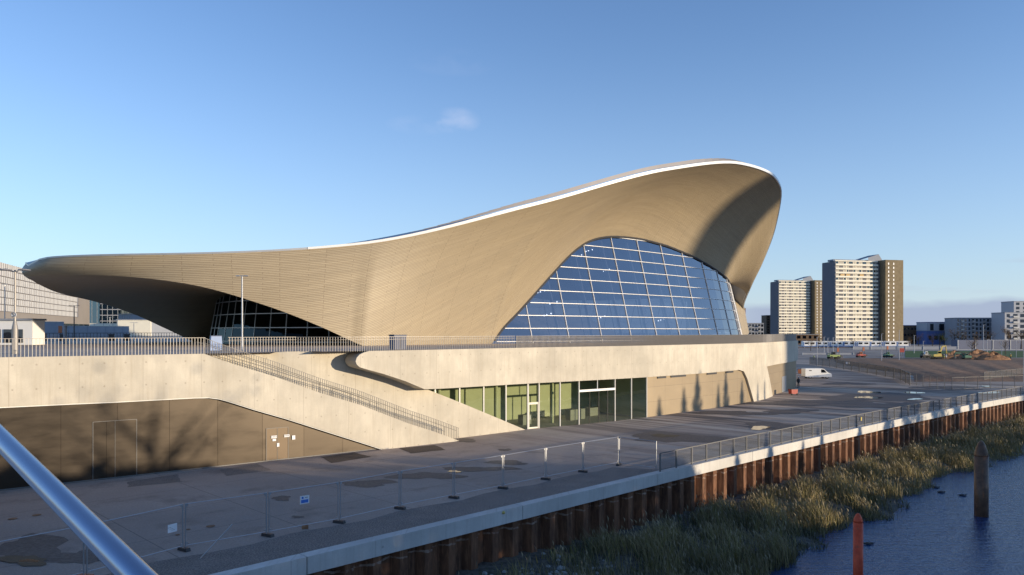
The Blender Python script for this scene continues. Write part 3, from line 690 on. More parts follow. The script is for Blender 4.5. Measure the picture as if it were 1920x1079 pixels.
LEG1 = [s_at3(1438, 686)[0], s_at3(1441, 700)[0], s_at3(1449, 743)[0]]
low = nose_lo[:-1] + [(nose_lo[-1][0], 4.55), (nose_lo[-1][0] + 2, 4.5), (34, 4.4), (60, 4.35), (LEG0[0], 4.4), (LEG0[1], 4.15), (LEG0[2], 3.2), (LEG0[3], 0), (LEG1[0], 0), (LEG1[0] + .02, 4.45), (104, 4.5), (108, 4.5)]
low.sort()
hi_ = nose_hi[:-1] + [(nose_hi[-1][0], Z1 - .01), (110, Z1 - .01)]
sv = sorted(set([round(x, 3) for x, _ in low + hi_ if s0 <= x <= 107.8] + list(np.arange(math.ceil(s0), 107.8, .75)) + [104.5, 105.2, 106, 106.6, 107.2, 107.5, 107.8]))
mb = MB(); u = 0
def dep(s): return 1.75 if s < 30 else (1.75 - (s - 30) * .7 if s < 32 else .45)
def bp_(s, z, back=0.0):
    p = Vector(st(s, smooth(s, FT))); d = Vector(st(s + .1, smooth(s + .1, FT))) - Vector(st(s - .1, smooth(min(s - .1, 107.7), FT))); d.z = 0; d.normalize()
    n = Vector((d.y, -d.x, 0)); p = p - n * back; p.z = z; return p
lowf = lambda s: interp(s, low); hif = lambda s: interp(s, hi_)
for a, b in zip(sv[:-1], sv[1:]):
    la, lb, ha, hb = lowf(a), lowf(b), hif(a), hif(b); du = (bp_(b, 0) - bp_(a, 0)).length
    mb.face([bp_(a, la), bp_(b, lb), bp_(b, hb), bp_(a, ha)], [(u, la), (u + du, lb), (u + du, hb), (u, ha)])
    mb.face([bp_(a, la, dep(a)), bp_(b, lb, dep(b)), bp_(b, lb), bp_(a, la)])
    mb.face([bp_(a, ha), bp_(b, hb), bp_(b, hb, dep(b)), bp_(a, ha, dep(a))]); u += du
sw = np.linspace(LEG1[0] + .02, LEG1[2], 8); wz = lambda q: interp(q, [(LEG1[0], 4.46), (LEG1[1], 3.5), (LEG1[2], 0)])
for a, b in zip(sw[:-1], sw[1:]):
    mb.face([bp_(a, 0), bp_(b, 0), bp_(b, wz(b)), bp_(a, wz(a))]); mb.face([bp_(a, wz(a)), bp_(b, wz(b)), bp_(b, wz(b), .45), bp_(a, wz(a), .45)])
band = mb.build('concrete_band', 'concrete', podium); band['label'] = 'long curved concrete band with a rounded nose at its left end'
# wall behind the band: green glazing then beige panels
GT = [(8, 38.4), (20, 39.0), (28, 39.3), (32, 39.75), (38, 40.95)] + [(s, t - .3) for s, t in FT if s > 40]
def gw(s, z, back=0.0):
    p = Vector(st(s, smooth(s, GT))); d = Vector(st(s + .1, smooth(s + .1, GT))) - Vector(st(s - .1, smooth(min(s - .1, 107.7), GT))); d.z = 0; d.normalize()
    p = p - Vector((d.y, -d.x, 0)) * back; p.z = z; return p
mpx = [796, 815, 861, 906, 948, 989, 1010, 1049, 1085, 1152, 1183, 1212]
ms = []
for x in mpx: ms.append(s_at(x, GT, 15, 60))
for i, (a, b) in enumerate(zip(ms[:-1], ms[1:])):
    if mpx[i] == 989:      # glazed door with a transom light above
        d = MB(); d.face([gw(a + .12, .1), gw(b - .12, .1), gw(b - .12, 2.3), gw(a + .12, 2.3)]); dg = d.build('glass_door', 'glass_green', podium)
        f = MB(); f.bar(gw(a + .08, 0), gw(a + .08, 2.5), .16, .14); f.bar(gw(b - .08, 0), gw(b - .08, 2.5), .16, .14); f.bar(gw(a, 2.42), gw(b, 2.42), .12, .2); f.bar(gw(a, .08), gw(b, .08), .1, .14)
        f.build('door_frame', 'wbeige', dg); MB().bar(gw(a + .22, .9, -.1), gw(a + .22, 1.3, -.1), .04).build('handle', 'frame_white', dg)
        p = MB(); p.face([gw(a, 2.54), gw(b, 2.54), gw(b, 4.4), gw(a, 4.4)]); p.build('window_pane', 'glass_green', podium); continue
    p = MB(); n = 3
    for k in range(n):
        c0, c1 = a + (b - a) * k / n, a + (b - a) * (k + 1) / n; p.face([gw(c0, 0), gw(c1, 0), gw(c1, 4.55), gw(c0, 4.55)])
    pp = p.build('window_pane', 'glass_green', podium)
    if mpx[i] == 1085:
        f = MB(); f.bar(gw(a, 3.35, -.06), gw(b, 3.35, -.06), .1, .22); mid = (a + b) / 2; f.build('lintel', 'frame_white', pp)
        f = MB(); f.bar(gw(mid, 3.4), gw(mid, 4.5), .06, .1); f.build('glazing_bar', 'frame_white', pp)
        for q in (.3, .55, .8): MB().bar(gw(a + (b - a) * q, 0, .05), gw(a + (b - a) * q, 3.3, .05), .09, .09).build('glazing_bar', 'dark_metal', pp)
for i, s in enumerate(ms[1:]):
    MB().bar(gw(s, 0, -.03), gw(s, 4.45, -.03), .14 if i != 4 else .2, .12).build('mullion', 'frame_grey', podium)
mb = MB(); sv = list(np.arange(ms[-1] + .1, 107.8, 1.0)) + [107.8]; u = 0
for a, b in zip(sv[:-1], sv[1:]):
    du = (gw(b, 0) - gw(a, 0)).length; mb.face([gw(a, 0), gw(b, 0), gw(b, 4.6), gw(a, 4.6)], [(u, 0), (u + du, 0), (u + du, 4.6), (u, 4.6)]); u += du
mb.build('panel_wall', 'beige', podium)
for x0, x1 in ((1232, 1248), (1257, 1285), (1325, 1343), (1360, 1374)):
    a, b = s_at(x0, GT, 40, 90), s_at(x1, GT, 40, 90); MB().bar(gw(a, 4.22, -.06), gw(b, 4.22, -.06), .06, .22).build('vent_grille', 'dark_metal', podium)
d0, d1 = s_at(1466, GT, 80, 104), s_at(1474, GT, 80, 104)
dm = MB(); dm.face([gw(d0, .05, -.03), gw(d1, .05, -.03), gw(d1, 2.4, -.03), gw(d0, 2.4, -.03)]); dm.build('plant_door', 'frame_grey', podium)
# room behind the green glazing
a, b = ms[0] - 1, ms[-1]
mb = MB(); D = 7.5
q = [gw(a, 0, .1), gw(30, 0, .1), gw(40, 0, .1), gw(b, 0, .1), gw(b, 0, D), gw(40, 0, D), gw(a, 0, D)]
mb.face([(p.x, p.y, .012) for p in q], mi=1); mb.face([(p.x, p.y, 4.5) for p in q[::-1]], mi=0)
for i, j in ((3, 4), (4, 5), (5, 6), (6, 0)): mb.face([(q[i].x, q[i].y, 0), (q[j].x, q[j].y, 0), (q[j].x, q[j].y, 4.5), (q[i].x, q[i].y, 4.5)], mi=0)
rm = mb.build('ground_floor_room', ['interior_green', 'interior_mid', 'interior_dark'], podium)
for s_c, dpt, w_, h in ((34, 3, 1.2, 1.0), (41, 3.5, 2.4, 1.1), (45, 5, 1.6, .9)):
    c = gw(s_c, h / 2, dpt); MB().box(c, (w_, .7, h), math.radians(45)).build('counter', 'interior_mid', rm)
for s_c in (24, 30.5, 37): MB().tube([gw(s_c, 0, 2.6), gw(s_c, 4.5, 2.6)], .2, 10).build('column', 'interior_green', rm)
# podium top slab and hidden sides
mb = MB(); mb.face([st(s, t, Z1 - .004) for s, t in POD]); pl = mb.build('plaza', 'paving', None, weld=False); struct(pl)
mb = MB(); bk = [(107.8, 28), (112, 22), (150, 2), (155, -20), (175, -60), (190, -420)]
for a, b in zip(bk[:-1], bk[1:]): mb.face([st(*a, 0), st(*b, 0), st(*b, Z1 - .01), st(*a, Z1 - .01)])
mb.build('end_wall', 'concrete', podium)
# steps of the stair
mb = MB(); u0, u1 = toppts[1][0], toppts[-1][0]; N = 48
for k in range(N):
    ua, ub_ = u0 + (u1 - u0) * k / N, u0 + (u1 - u0) * (k + 1) / N
    za, zb_ = interp((ua + ub_) / 2, toppts) - .12, interp((ua + ub_) / 2 + (u1 - u0) / N, toppts) - .12
    za = max(za, .02); zb_ = max(zb_, .0)
    def inn(u, z):
        p = Vector(w1u(u, z)); s_, t_ = to_st(p.x, p.y); tt = smooth(min(s_, 32), W2); return st(s_ - (t_ - tt) * .0, min(tt, t_ - .4), z)
    A, B = w1u(ua, za, -TH), w1u(ub_, za, -TH); mb.face([A, B, inn(ub_, za), inn(ua, za)]); mb.face([B, w1u(ub_, zb_, -TH), inn(ub_, zb_), inn(ub_, za)])
mb.build('stair_flight', 'coping', podium)

# ---------------------------------------------------------------- railings of upright bars
def railing(path, name, label, group, h=1.08, pitch=.14, bw=.028, panel=2.4, mat='rail_steel', slope=False, handrail=True):
    P = [Vector(p) for p in path]; root = thing(name, label, 'railing', tuple(P[0]), 0, group)
    cum = [0]
    for a, b in zip(P[:-1], P[1:]): cum.append(cum[-1] + (b - a).length)
    L = cum[-1]
    def at(d):
        i = min(max(int(np.searchsorted(cum, d)) - 1, 0), len(P) - 2); return P[i].lerp(P[i + 1], (d - cum[i]) / max(1e-6, cum[i + 1] - cum[i]))
    n = max(1, int(L / panel)); up = Vector((0, 0, 1))
    for k in range(n):
        a, b = L * k / n, L * (k + 1) / n; m = MB(); c = int((b - a) / pitch)
        for j in range(c):
            p = at(a + (j + .5) * (b - a) / c); m.bar(p - up * .06, p + up * h, bw, bw * 1.3)
        m.build('bar_panel', mat, root)
    m = MB()
    step = [at(x) for x in np.linspace(0, L, max(2, int(L / 1.5)))]
    for a, b in zip(step[:-1], step[1:]):
        m.bar(a + up * h, b + up * h, .03, .03)
        if handrail: m.bar(a + up * (h - .2), b + up * (h - .2), .02)
    m.build('top_rail', mat, root); return root
railing([w1u(u_, Z1, -.12) for u_ in (-26, -10, 0, u0 + .1)], 'podium_railing', 'upright bar railing along the plaza edge left of the stair', 'podium railings', handrail=False, pitch=.19, bw=.026)
railing([w1u(u_, z_, -.12) for u_, z_ in toppts[1:]], 'stair_railing', 'sloping bar railing down the outer stair wall', 'stair railings', pitch=.17, bw=.028, handrail=False, mat='galv_dull')
wp = [(s, smooth(s, W2) - .1) for s in np.arange(4.5, 10.5, 1)]
railing([st(s, t, Z1) for s, t in wp] + [bp_(s, Z1, .3) for s in np.arange(12, 30.1, 2)], 'podium_railing', 'upright bar railing above the stair back wall and rounded nose', 'podium railings', pitch=.19, bw=.024)
railing([bp_(s, Z1, .3) for s in list(np.arange(30.1, 104, 2)) + [104.5, 105.5, 106.4, 107]], 'podium_railing', 'dense bar railing along the top of the long concrete band', 'podium railings', pitch=.15, bw=.055, mat='rail_dark')
# inner hand rails on the stair
for off, lab in ((-.55, 'tubular handrail inside the stair beside the outer parapet'), (-1.75, 'tubular handrail inside the stair beside the back wall')):
    r = thing('handrail', lab, 'handrail', w1u(u0, Z1, off), 0, 'stair handrails'); m = MB(); pts = []
    for k, (u_, z_) in enumerate(toppts[1:]):
        fl_ = .05 if k % 2 else 0; pts.append(Vector(w1u(u_, z_ + .78 + fl_, off)))
    m.tube(pts, .02, 6); m.build('rail', 'galv_dull', r); m = MB()
    for u_ in np.arange(u0 + .5, u1 - .8, 1.6): z_ = interp(u_, toppts); m.bar(w1u(u_, z_ - .1, off), w1u(u_, z_ + .8, off), .025)
    m.build('post', 'galv_dull', r)
c = yp(746, 60.8); b_ = thing('equipment_cabinet', 'blue grey cabinet behind the podium railing above the concrete nose', 'cabinet', (c[0], c[1], Z1), math.radians(40))
MB().box((0, 0, .62), (1.15, .8, 1.15)).build('body', 'bluebox', b_, world=False); MB().box((0, 0, 1.22), (1.25, .9, .06)).build('lid', 'dark_metal', b_, world=False)
MB().box((0, -.41, .62), (.02, .02, 1.0)).build('door_gap', 'dark_metal', b_, world=False)
c = yp(405, 58); b_ = thing('equipment_cabinet', 'pale blue low cabinet at the head of the stair', 'cabinet', (c[0], c[1], Z1), math.radians(30))
MB().box((0, 0, .58), (.9, .6, 1.1), taper=.85).build('body', flat('pale_blue_plastic', (.30, .38, .55), .6), b_, world=False); MB().box((0, 0, 1.16), (.8, .55, .05)).build('lid', 'bluebox', b_, world=False)

# ---------------------------------------------------------------- quay: gravel, coping, sheet piles, railing
QP = [(s, t) for s, t in QUAY if s <= 160]
def qt(s): return smooth(s, QP)
mb = MB(); sv = list(np.arange(-30, 22.1, 2))
for a, b in zip(sv[:-1], sv[1:]): mb.face([st(a, 57.8 + .25 * math.sin(a), .006), st(b, 57.8 + .25 * math.sin(b), .006), st(b, 61.95, .006), st(a, 61.95, .006)])
mb.face([st(22, 58, .006), st(24.2, 61.9, .006), st(22, 61.95, .006)])
struct(mb.build('gravel_strip', 'gravel', None))
cop = thing('quay_coping', 'pale concrete coping along the top of the river wall', 'coping', st(20, 62, 0))
js = [-40, -28, -16, -4.0, 8.2, 20.3, 32.5, 44.5, 56.5, 68.5, 80.5, 92.5, 104.5, 118, 132]
for a, b in zip(js[:-1], js[1:]):
    mb = MB(); n = 6; a += .02; b -= .02
    ks = np.linspace(a, b, n + 1); F = lambda s, o, z: st(s, qt(s) + o, z)
    for x, y in zip(ks[:-1], ks[1:]):
        mb.face([F(x, .18, -.28), F(y, .18, -.28), F(y, .18, .42), F(x, .18, .42)], [(x, -.28), (y, -.28), (y, .42), (x, .42)])
        mb.face([F(x, .18, .42), F(y, .18, .42), F(y, -.42, .42), F(x, -.42, .42)]); mb.face([F(y, -.42, 0), F(x, -.42, 0), F(x, -.42, .42), F(y, -.42, .42)])
        mb.face([F(x, -.1, -.28), F(y, -.1, -.28), F(y, .18, -.28), F(x, .18, -.28)])
    for e in (a, b): mb.face([F(e, .18, -.28), F(e, .18, .42), F(e, -.42, .42), F(e, -.42, -.28)])
    mb.build('coping_segment', 'coping', cop)
mb = MB(); s = -40.0; prof = []
while s < 134:
    prof += [(s, .0), (s + .42, .0), (s + .66, -.42), (s + 1.16, -.42)]; s += 1.4
for (a, oa), (b, ob) in zip(prof[:-1], prof[1:]): mb.face([st(a, qt(a) + oa + .05, -4), st(b, qt(b) + ob + .05, -4), st(b, qt(b) + ob + .05, -.2), st(a, qt(a) + oa + .05, -.2)])
tag(mb.build('sheet_pile_wall', 'rust', None), 'rust brown corrugated sheet pile wall under the quay coping', 'retaining wall')
# mesh-panel railing on the coping
meshm = bpy.data.materials.new('fine_wire_mesh'); meshm.use_nodes = True; n_ = meshm.node_tree.nodes; n_.clear()
o_ = n_.new('ShaderNodeOutputMaterial'); mx = n_.new('ShaderNodeMixShader'); tr = n_.new('ShaderNodeBsdfTransparent'); df = n_.new('ShaderNodeBsdfDiffuse'); df.inputs[0].default_value = (.16, .16, .16, 1)
mx.inputs[0].default_value = .34; l_ = meshm.node_tree.links; l_.new(tr.outputs[0], mx.inputs[1]); l_.new(df.outputs[0], mx.inputs[2]); l_.new(mx.outputs[0], o_.inputs[0]); M['mesh'] = meshm
m2_ = meshm.copy(); m2_.name = 'thin_wire_infill'; M['heras'] = m2_
for nd in m2_.node_tree.nodes:
    if nd.type == 'MIX_SHADER': nd.inputs[0].default_value = .08
qr = thing('quay_railing', 'grey steel railing with mesh panels on the river wall coping', 'railing', st(21, 62.4, .42)); s = 21.0
R = lambda s, z, o=-.12: st(s, qt(s) + o, z)
while s < 128:
    a, b = s, s + 1.85
    mat = 'galv_dull'; MB().bar(R(a, .42), R(a, 1.58), .09, .09).build('post', mat, qr)
    m = MB(); m.face([R(a, .55), R(b, .55), R(b, 1.5), R(a, 1.5)]); m.build('mesh_panel', 'mesh', qr)
    s = b
m = MB(); sv = np.arange(21, 129, 1.85)
for a, b in zip(sv[:-1], sv[1:]): m.bar(R(a, 1.58), R(b, 1.58), .08, .06); m.bar(R(a, .53), R(b, .53), .05, .05)
m.build('top_rail', 'galv_dull', qr)
tg = R(53.2, 1.15, .0); m = MB().box(tg, (.22, .04, .34), math.radians(45)); m.build('tag_plate', 'yellow', qr)

# ---------------------------------------------------------------- river bank, reeds, scrub
def bank_h(s, t):
    f = (t - 62.5) / 9.0; top = -2.65 + .5 * min(1, max(0, 1 - (s - 8) / 8))
    edge = 3.0 * math.exp(-((s - 14) / 11) ** 2) + .9 * math.sin(s * .21) + .6 * math.sin(s * .53 + 1) + .35 * math.sin(s * 1.3)
    return top + (-3.75 - top) * min(1.25, max(0, (t - 62.5) / (8.4 + edge))) ** 1.25
mb = MB(); rows = []
for s in np.arange(-40, 150, 1.0):
    rows.append([st(s, qt(s) + o, bank_h(s, 62.5 + o) + .12 * random.random()) for o in (-.5, .4, 1.5, 3, 4.5, 6, 7, 8, 9, 10.5, 12, 14)])
mb.grid(rows); struct(mb.build('river_bank', 'bank', None, smooth=True))
def blades(n, s_rng, o_rng, h_rng, wd, lean, name, mat, parent=None, dens=None, top=0.0):
    s = rng.uniform(*s_rng, n); o = rng.uniform(*o_rng, n)
    hh = np.array([bank_h(a, 62.5 + b) for a, b in zip(s, o)]); keep = hh > -3.62
    if dens is not None: keep &= rng.random(n) < np.array([dens(a, b) for a, b in zip(s, o)])
    s, o, hh = s[keep], o[keep], hh[keep]; n = len(s)
    tt = np.array([qt(a) for a in s]) + o
    X = -49.5 + R2 * (s + tt); Y = 76.5 + R2 * (s - tt)
    clump = .64 + .44 * np.sin(s * .8 + o * .5) * np.sin(o * 1.1 + s * .23) + .12 * np.sin(s * 2.9)
    H = rng.uniform(*h_rng, n) * clump * (np.clip(.30 + o / 3.6, 0, 1) if name == 'reeds' else 1); a = rng.uniform(0, 2 * np.pi, n); ln = rng.uniform(*lean, n) * H; la = rng.normal(2.5, 1.3, n)
    dx, dy = np.cos(a) * wd, np.sin(a) * wd; lx, ly = np.cos(la) * ln, np.sin(la) * ln
    b0 = np.stack([X - dx, Y - dy, hh - .1], 1); b1 = np.stack([X + dx, Y + dy, hh - .1], 1)
    m0 = np.stack([X + lx * .35 - dx * .8, Y + ly * .35 - dy * .8, hh + H * .6], 1); m1 = np.stack([X + lx * .35 + dx * .8, Y + ly * .35 + dy * .8, hh + H * .6], 1)
    tp = np.stack([X + lx, Y + ly, hh + H * (1 - .1 * top)], 1)
    V = np.stack([b0, b1, m0, m1, tp], 1).reshape(-1, 3); i = np.arange(n)[:, None] * 5
    F = np.concatenate([i + [0, 1, 3], i + [0, 3, 2], i + [2, 3, 4]])
    return V, F, tp, n
def reed_dens(s, o):
    g = math.sin(s * .62 + 1.3 * math.sin(o * .7)) * math.sin(o * .9 + s * .17) + .5 * math.sin(s * 1.9 + o * 1.4)
    d = 1.0 if g > -.35 else .22
    lim = 6.8 + 2.4 * math.exp(-((s - 16) / 10) ** 2)
    if o > lim: d *= max(.05, 1 - (o - lim) / 2.6) if g > 0 else .15
    return d if s > 12 else d * max(.0, (s - 3) / 12)
V, F, tp, n = blades(92000, (2, 125), (1.0, 11.0), (.8, 1.9), .016, (.1, .75), 'reeds', 'reed', dens=reed_dens)
ro = raw_mesh('reed_bed', V, F, 'reed'); tag(ro, 'tall brown green reeds filling the river margin below the wall', 'reeds', kind='stuff')
pk = rng.random(len(tp)) < .16; tp = tp[pk]; n = len(tp); a = rng.uniform(0, 6.28, n); hL = rng.uniform(.14, .28, n)
dx = np.stack([np.cos(a), np.sin(a), np.zeros(n)], 1) * .03; up = np.array([0, 0, 1.])
ln = np.stack([rng.normal(-.06, .05, n), rng.normal(.05, .05, n), np.zeros(n)], 1)
V = np.stack([tp - up * .08, tp + dx + up * hL[:, None] * .35, tp + ln + up * hL[:, None], tp - dx + up * hL[:, None] * .35], 1).reshape(-1, 3)
F = np.arange(n)[:, None] * 4 + np.array([0, 1, 2, 3])
po = raw_mesh('reed_plumes', V, F, 'plume'); tag(po, 'pale feathery plumes on top of the reed bed', 'reeds', kind='stuff')
V, F, tp, n = blades(52000, (-22, 40), (.4, 11.5), (.2, .85), .028, (.2, 1.0), 'scrub', 'shrub', dens=lambda s, o: (.95 if math.sin(s * .9 + o) * math.sin(o * .8 - s * .3) > -.05 else .05) * (1 if o > 1.6 else .35) * (.25 if (s < 9 and o < 4.5) else 1))
so_ = raw_mesh('bank_scrub', V, F, 'shrub'); tag(so_, 'low dark scrub and weeds on the near bank by the wall foot', 'scrub', kind='stuff')
# rubble
mb = MB()
for k in range(420):
    s = random.gauss(5.0, 2.6); o = random.gauss(3.2, 1.0); r = random.uniform(.05, .17); p = st(s, 62.5 + o, bank_h(s, 62.5 + o) + r * .5)
    mb.lathe(p, [(r * random.uniform(.6, .9), -r * .5), (r, 0), (r * .5, r * random.uniform(.4, .7))], 5)
tag(mb.build('rubble', flat('pale_rubble', (.30, .30, .29), .9, 0, .3, 4), None), 'scatter of pale broken stones on the bank near the sheet piles', 'rubble', kind='stuff')
# mooring piles
c = yp(1840, 51.8); p_ = thing('mooring_pile', 'tall dark brown steel mooring pile with pointed cap in the river', 'mooring pile', (c[0], c[1], -3.5))
MB().lathe((0, 0, 0), [(.44, -2), (.44, 4.15)], 28).build('shaft', 'brownpile', p_, True, world=False); MB().lathe((0, 0, 4.15), [(.44, 0), (.435, .1), (.40, .3), (.33, .55), (.24, .8), (.15, .98), (.10, 1.04), (.02, 1.07)], 28).build('cap', 'brownpile', p_, True, world=False)
c = yp(1609, 36); p_ = thing('mooring_pile', 'slim orange red mooring pile with pointed cap in the river', 'mooring pile', (c[0], c[1], -3.5))
MB().lathe((0, 0, 0), [(.225, -2), (.225, 3.6)], 24).build('shaft', 'redpile', p_, True, world=False); MB().lathe((0, 0, 3.6), [(.225, 0), (.21, .1), (.155, .27), (.10, .38), (.06, .42), (.01, .43)], 24).build('cap', 'redpile', p_, True, world=False)
for i, (x, y) in enumerate(((1755, 914), (1765, 923), (1805, 929), (1628, 1020))):
    c = gp(x, y, -3.46); m = MB().lathe(c, [(.1, -.05), (.26 if i < 3 else .15, .0), (.1, .1)], 7); m.bar((c[0] - .3, c[1], c[2] + .03), (c[0] + .35, c[1] + .1, c[2] + .02), .08)
    tag(m.build('floating_debris', 'dark_metal', None), ['dark branch floating by the reeds nearest the bank', 'dark lump floating just below the branch', 'dark stick floating towards the brown pile', 'small dark clump floating right of the red pile'][i], 'debris', 'debris in the river')

# ---------------------------------------------------------------- foreground hand rail of the bridge
h_ = thing('bridge_handrail', 'blue grey tubular steel handrail crossing the near left corner', 'handrail', (-.7, 1.4, 7.7))
P1 = Vector((-.700, 1.40, 8.838)); P2 = Vector((-1.44, 2.1, 9.0)); d = (P2 - P1)
steel = flat('brushed_steel_tube', (.23, .28, .38), .24, .95, .05, 8)
MB().tube([P1 - d * 6, P1, P2, P2 + d * 8], .0262, 24).build('rail', steel, h_, smooth=True)
for k in (-1.6, 3.2, 5.6):
    p = P1 + d * k; MB().bar(p + Vector((0, 0, -.03)), p + Vector((0, 0, -1.05)), .02, .06).build('post', 'galv', h_)
br = MB(); e = (P2 - P1); e.z = 0; e.normalize(); nn = Vector((e.y, -e.x, 0)); nn = nn if nn.y < 0 else -nn
a = Vector((-.7, 1.4, 0)) - e * 60; b = Vector((-.7, 1.4, 0)) + e * 50
br.prism([(a - nn * .12)[:2], (b - nn * .12)[:2], (b + nn * 9)[:2], (a + nn * 9)[:2]], 6.9, 7.65)
tag(br.build('footbridge_deck', 'galv', None), 'steel footbridge deck under the viewer', 'footbridge')

# ---------------------------------------------------------------- temporary mesh fences
def heras(p0, p1, label, group, feet='dark_metal', h=2.0, warm=False):
    a, b = Vector(p0), Vector(p1); r = thing('temporary_fence', label, 'fence panel', tuple(a), 0, group); d = (b - a).normalized(); up = Vector((0, 0, 1))
    fr = MB(); i, j = a + d * .06, b - d * .06
    for p in (i, j): fr.tube([p + up * .12, p + up * (h)], .027, 6)
    for z in (.22, h - .02): fr.tube([i + up * z, j + up * z], .017, 6)
    fr.build('frame', 'galv', r)
    m = MB(); m.face([i + up * .22, j + up * .22, j + up * (h - .02), i + up * (h - .02)]); m.build('mesh_infill', 'heras', r)
    for p, q in ((i, 1), (j, -1)):
        for z in (.3, h - .08): MB().box(p + d * .05 * q + up * z, (.09, .03, .09), math.atan2(d.y, d.x)).build('corner_gusset', 'galv', r)
    n = Vector((-d.y, d.x, 0)); MB().box(a + up * .07, (.62, .22, .13), math.atan2(n.y, n.x) + .35, taper=.92).build('foot_block', feet, r)
    return r, a, b
base = [(160, 1084), (345, 1033), (502, 1006), (636, 981), (750, 955), (851, 935), (943, 917), (1023, 900), (1093, 886), (1160, 873), (1232, 884)]
base = [(-40, 1132)] + base; wp = [gp(x, y) for x, y in base]
nm = ['leftmost fence panel under the foreground handrail', 'fence panel with a white paper notice, behind the handrail', 'second fence panel right of the white paper notice', 'fence panel with the blue and white safety sign', 'fence panel just right of the blue safety sign', 'fence panel in front of the third gravel patch', 'fence panel with a pale puddle behind its left post', 'fence panel above the middle of the gravel strip', 'fence panel in front of the stair wall foot and green glazing', 'last fence panel in line before the corner', 'fence panel turning back to the quay railing']
for i in range(len(wp) - 1):
    heras(wp[i], wp[i + 1], nm[i], 'temporary fence panels in the foreground yard', 'orange' if i == 1 else 'dark_metal')
f_ = lambda i, q, z: Vector(wp[i]).lerp(Vector(wp[i + 1]), q) + Vector((0, 0, z))
ang = lambda i: math.atan2(wp[i + 1][1] - wp[i][1], wp[i + 1][0] - wp[i][0])
sg = thing('notice', 'white paper notice tied to the fence near the handrail', 'sign', f_(1, .87, 1.0)); MB().box(f_(1, .87, 1.08), (.42, .015, .34), ang(1)).build('sheet', 'paper', sg)
for k in range(3): MB().box(f_(1, .84 + .02 * k, 1.12 - .06 * k) + Vector((.0, -.012, 0)), (.16, .006, .012), ang(1)).build('lettering', 'signgrey', sg)
sg = thing('safety_sign', 'blue and white safety sign tied to the fence', 'sign', f_(3, .5, 1.2)); MB().box(f_(3, .5, 1.40), (.46, .012, .38), ang(3)).build('board', 'paper', sg)
MB().box(f_(3, .5, 1.33) + Vector((.006, -.012, 0)), (.36, .006, .15), ang(3)).build('blue_panel', 'blue', sg)
o = MB().tube([f_(3, .47, 1.5) + Vector((.004, -.016, 0)), f_(3, .47, 1.5) + Vector((.006, -.022, 0))], .055, 12).build('blue_disc', 'blue', sg); MB().box(f_(3, .525, 1.5) + Vector((.006, -.012, 0)), (.14, .006, .03), ang(3)).build('lettering', 'signgrey', sg)
c = gp(572, 992); r = thing('brick_block', 'orange brown hollow block lying by the fence foot', 'block', c, .3)
MB().box((0, 0, .09), (.30, .14, .16)).build('block', 'soil', r, world=False)
c = gp(944, 962, .3); tag(MB().lathe(c, [(.06, -.05), (.11, .0), (.04, .09)], 7).build('yellow_cap', 'yellow', None), 'small yellow plastic cap on the gravel beside the coping', 'cap')
b_ = gp(375, 1048); MB_ = MB().bar(b_, (b_[0] + .95, b_[1] + 1.0, 1.15), .035); tag(MB_.build('fence_brace', 'galv', None), 'slanting steel brace leaning on the fence beside the paper notice', 'brace')

# ---------------------------------------------------------------- ground patches, puddles
def patch(pts, mat, name, z=.008, wob=.0, sub=1):
    P = [gp(x, y, 0) for x, y in pts]; out = []
    for i in range(len(P)):
        a, b = Vector(P[i]), Vector(P[(i + 1) % len(P)])
        for k in range(sub): p = a.lerp(b, k / sub); out.append((p.x + random.uniform(-wob, wob), p.y + random.uniform(-wob, wob), z))
    struct(MB().face(out).build(name, mat, None, weld=False))
for q in ([(239, 904), (332, 890), (341, 904), (241, 914)], [(412, 881), (482, 870), (508, 882), (425, 893)], [(602, 857), (665, 849), (696, 857), (622, 869)], [(747, 841), (815, 835), (836, 844), (771, 851)]):
    patch(q, 'soil_patch' if q[0][0] > 500 else 'gravel', 'gravel_patch', .008, .06, 5)
def blob(x, y, rx, ry, mat, name, z, n=28, seed=0):
    rr = random.Random(seed); k1, k2, k3 = rr.uniform(0, 6), rr.uniform(0, 6), rr.uniform(0, 6)
    out = []
    for i in range(n):
        a = 2 * math.pi * i / n; k = 1 + .22 * math.sin(2 * a + k1) + .16 * math.sin(3 * a + k2) + .1 * math.sin(7 * a + k3) + rr.uniform(-.05, .05)
        p = gp(x + rx * k * math.cos(a), y - ry * k * math.sin(a)); out.append((p[0], p[1], z))
    struct(MB().face(out).build(name, mat, None, weld=False))
for i, (x, y, rx, ry) in enumerate(((60, 1030, 75, 22), (150, 1045, 60, 14), (690, 907, 52, 6), (800, 893, 60, 7), (900, 880, 60, 5), (950, 868, 40, 4), (528, 935, 20, 4), (558, 970, 10, 2.5), (947, 844, 10, 2.5), (1265, 821, 78, 10), (1450, 799, 55, 6), (1370, 775, 70, 4), (1560, 757, 110, 7), (1650, 745, 80, 9), (1700, 760, 60, 6), (1480, 772, 50, 4), (1590, 720, 40, 3), (1780, 728, 60, 4), (1400, 757, 60, 3), (870, 826, 26, 3))):
    blob(x, y, rx, ry, 'wet', 'wet_patch', .010 + i * .0006, seed=i)
blob(45, 1052, 42, 10, 'mud', 'muddy_patch', .03, seed=40); blob(1245, 818, 22, 3.5, 'mud', 'muddy_patch', .031, seed=41)
for i, (x, y, rx, ry) in enumerate(((55, 1053, 16, 3), (852, 885, 12, 1.8), (1424, 803, 18, 3.2), (1628, 736, 20, 2.2), (1628, 746, 24, 2), (1713, 737, 17, 1.8), (1716, 749, 12, 1.4), (1856, 737, 18, 1.8), (1850, 725, 10, 1))):
    blob(x, y, rx, ry, 'puddle', 'puddle', .034 + i * .001, seed=60 + i)
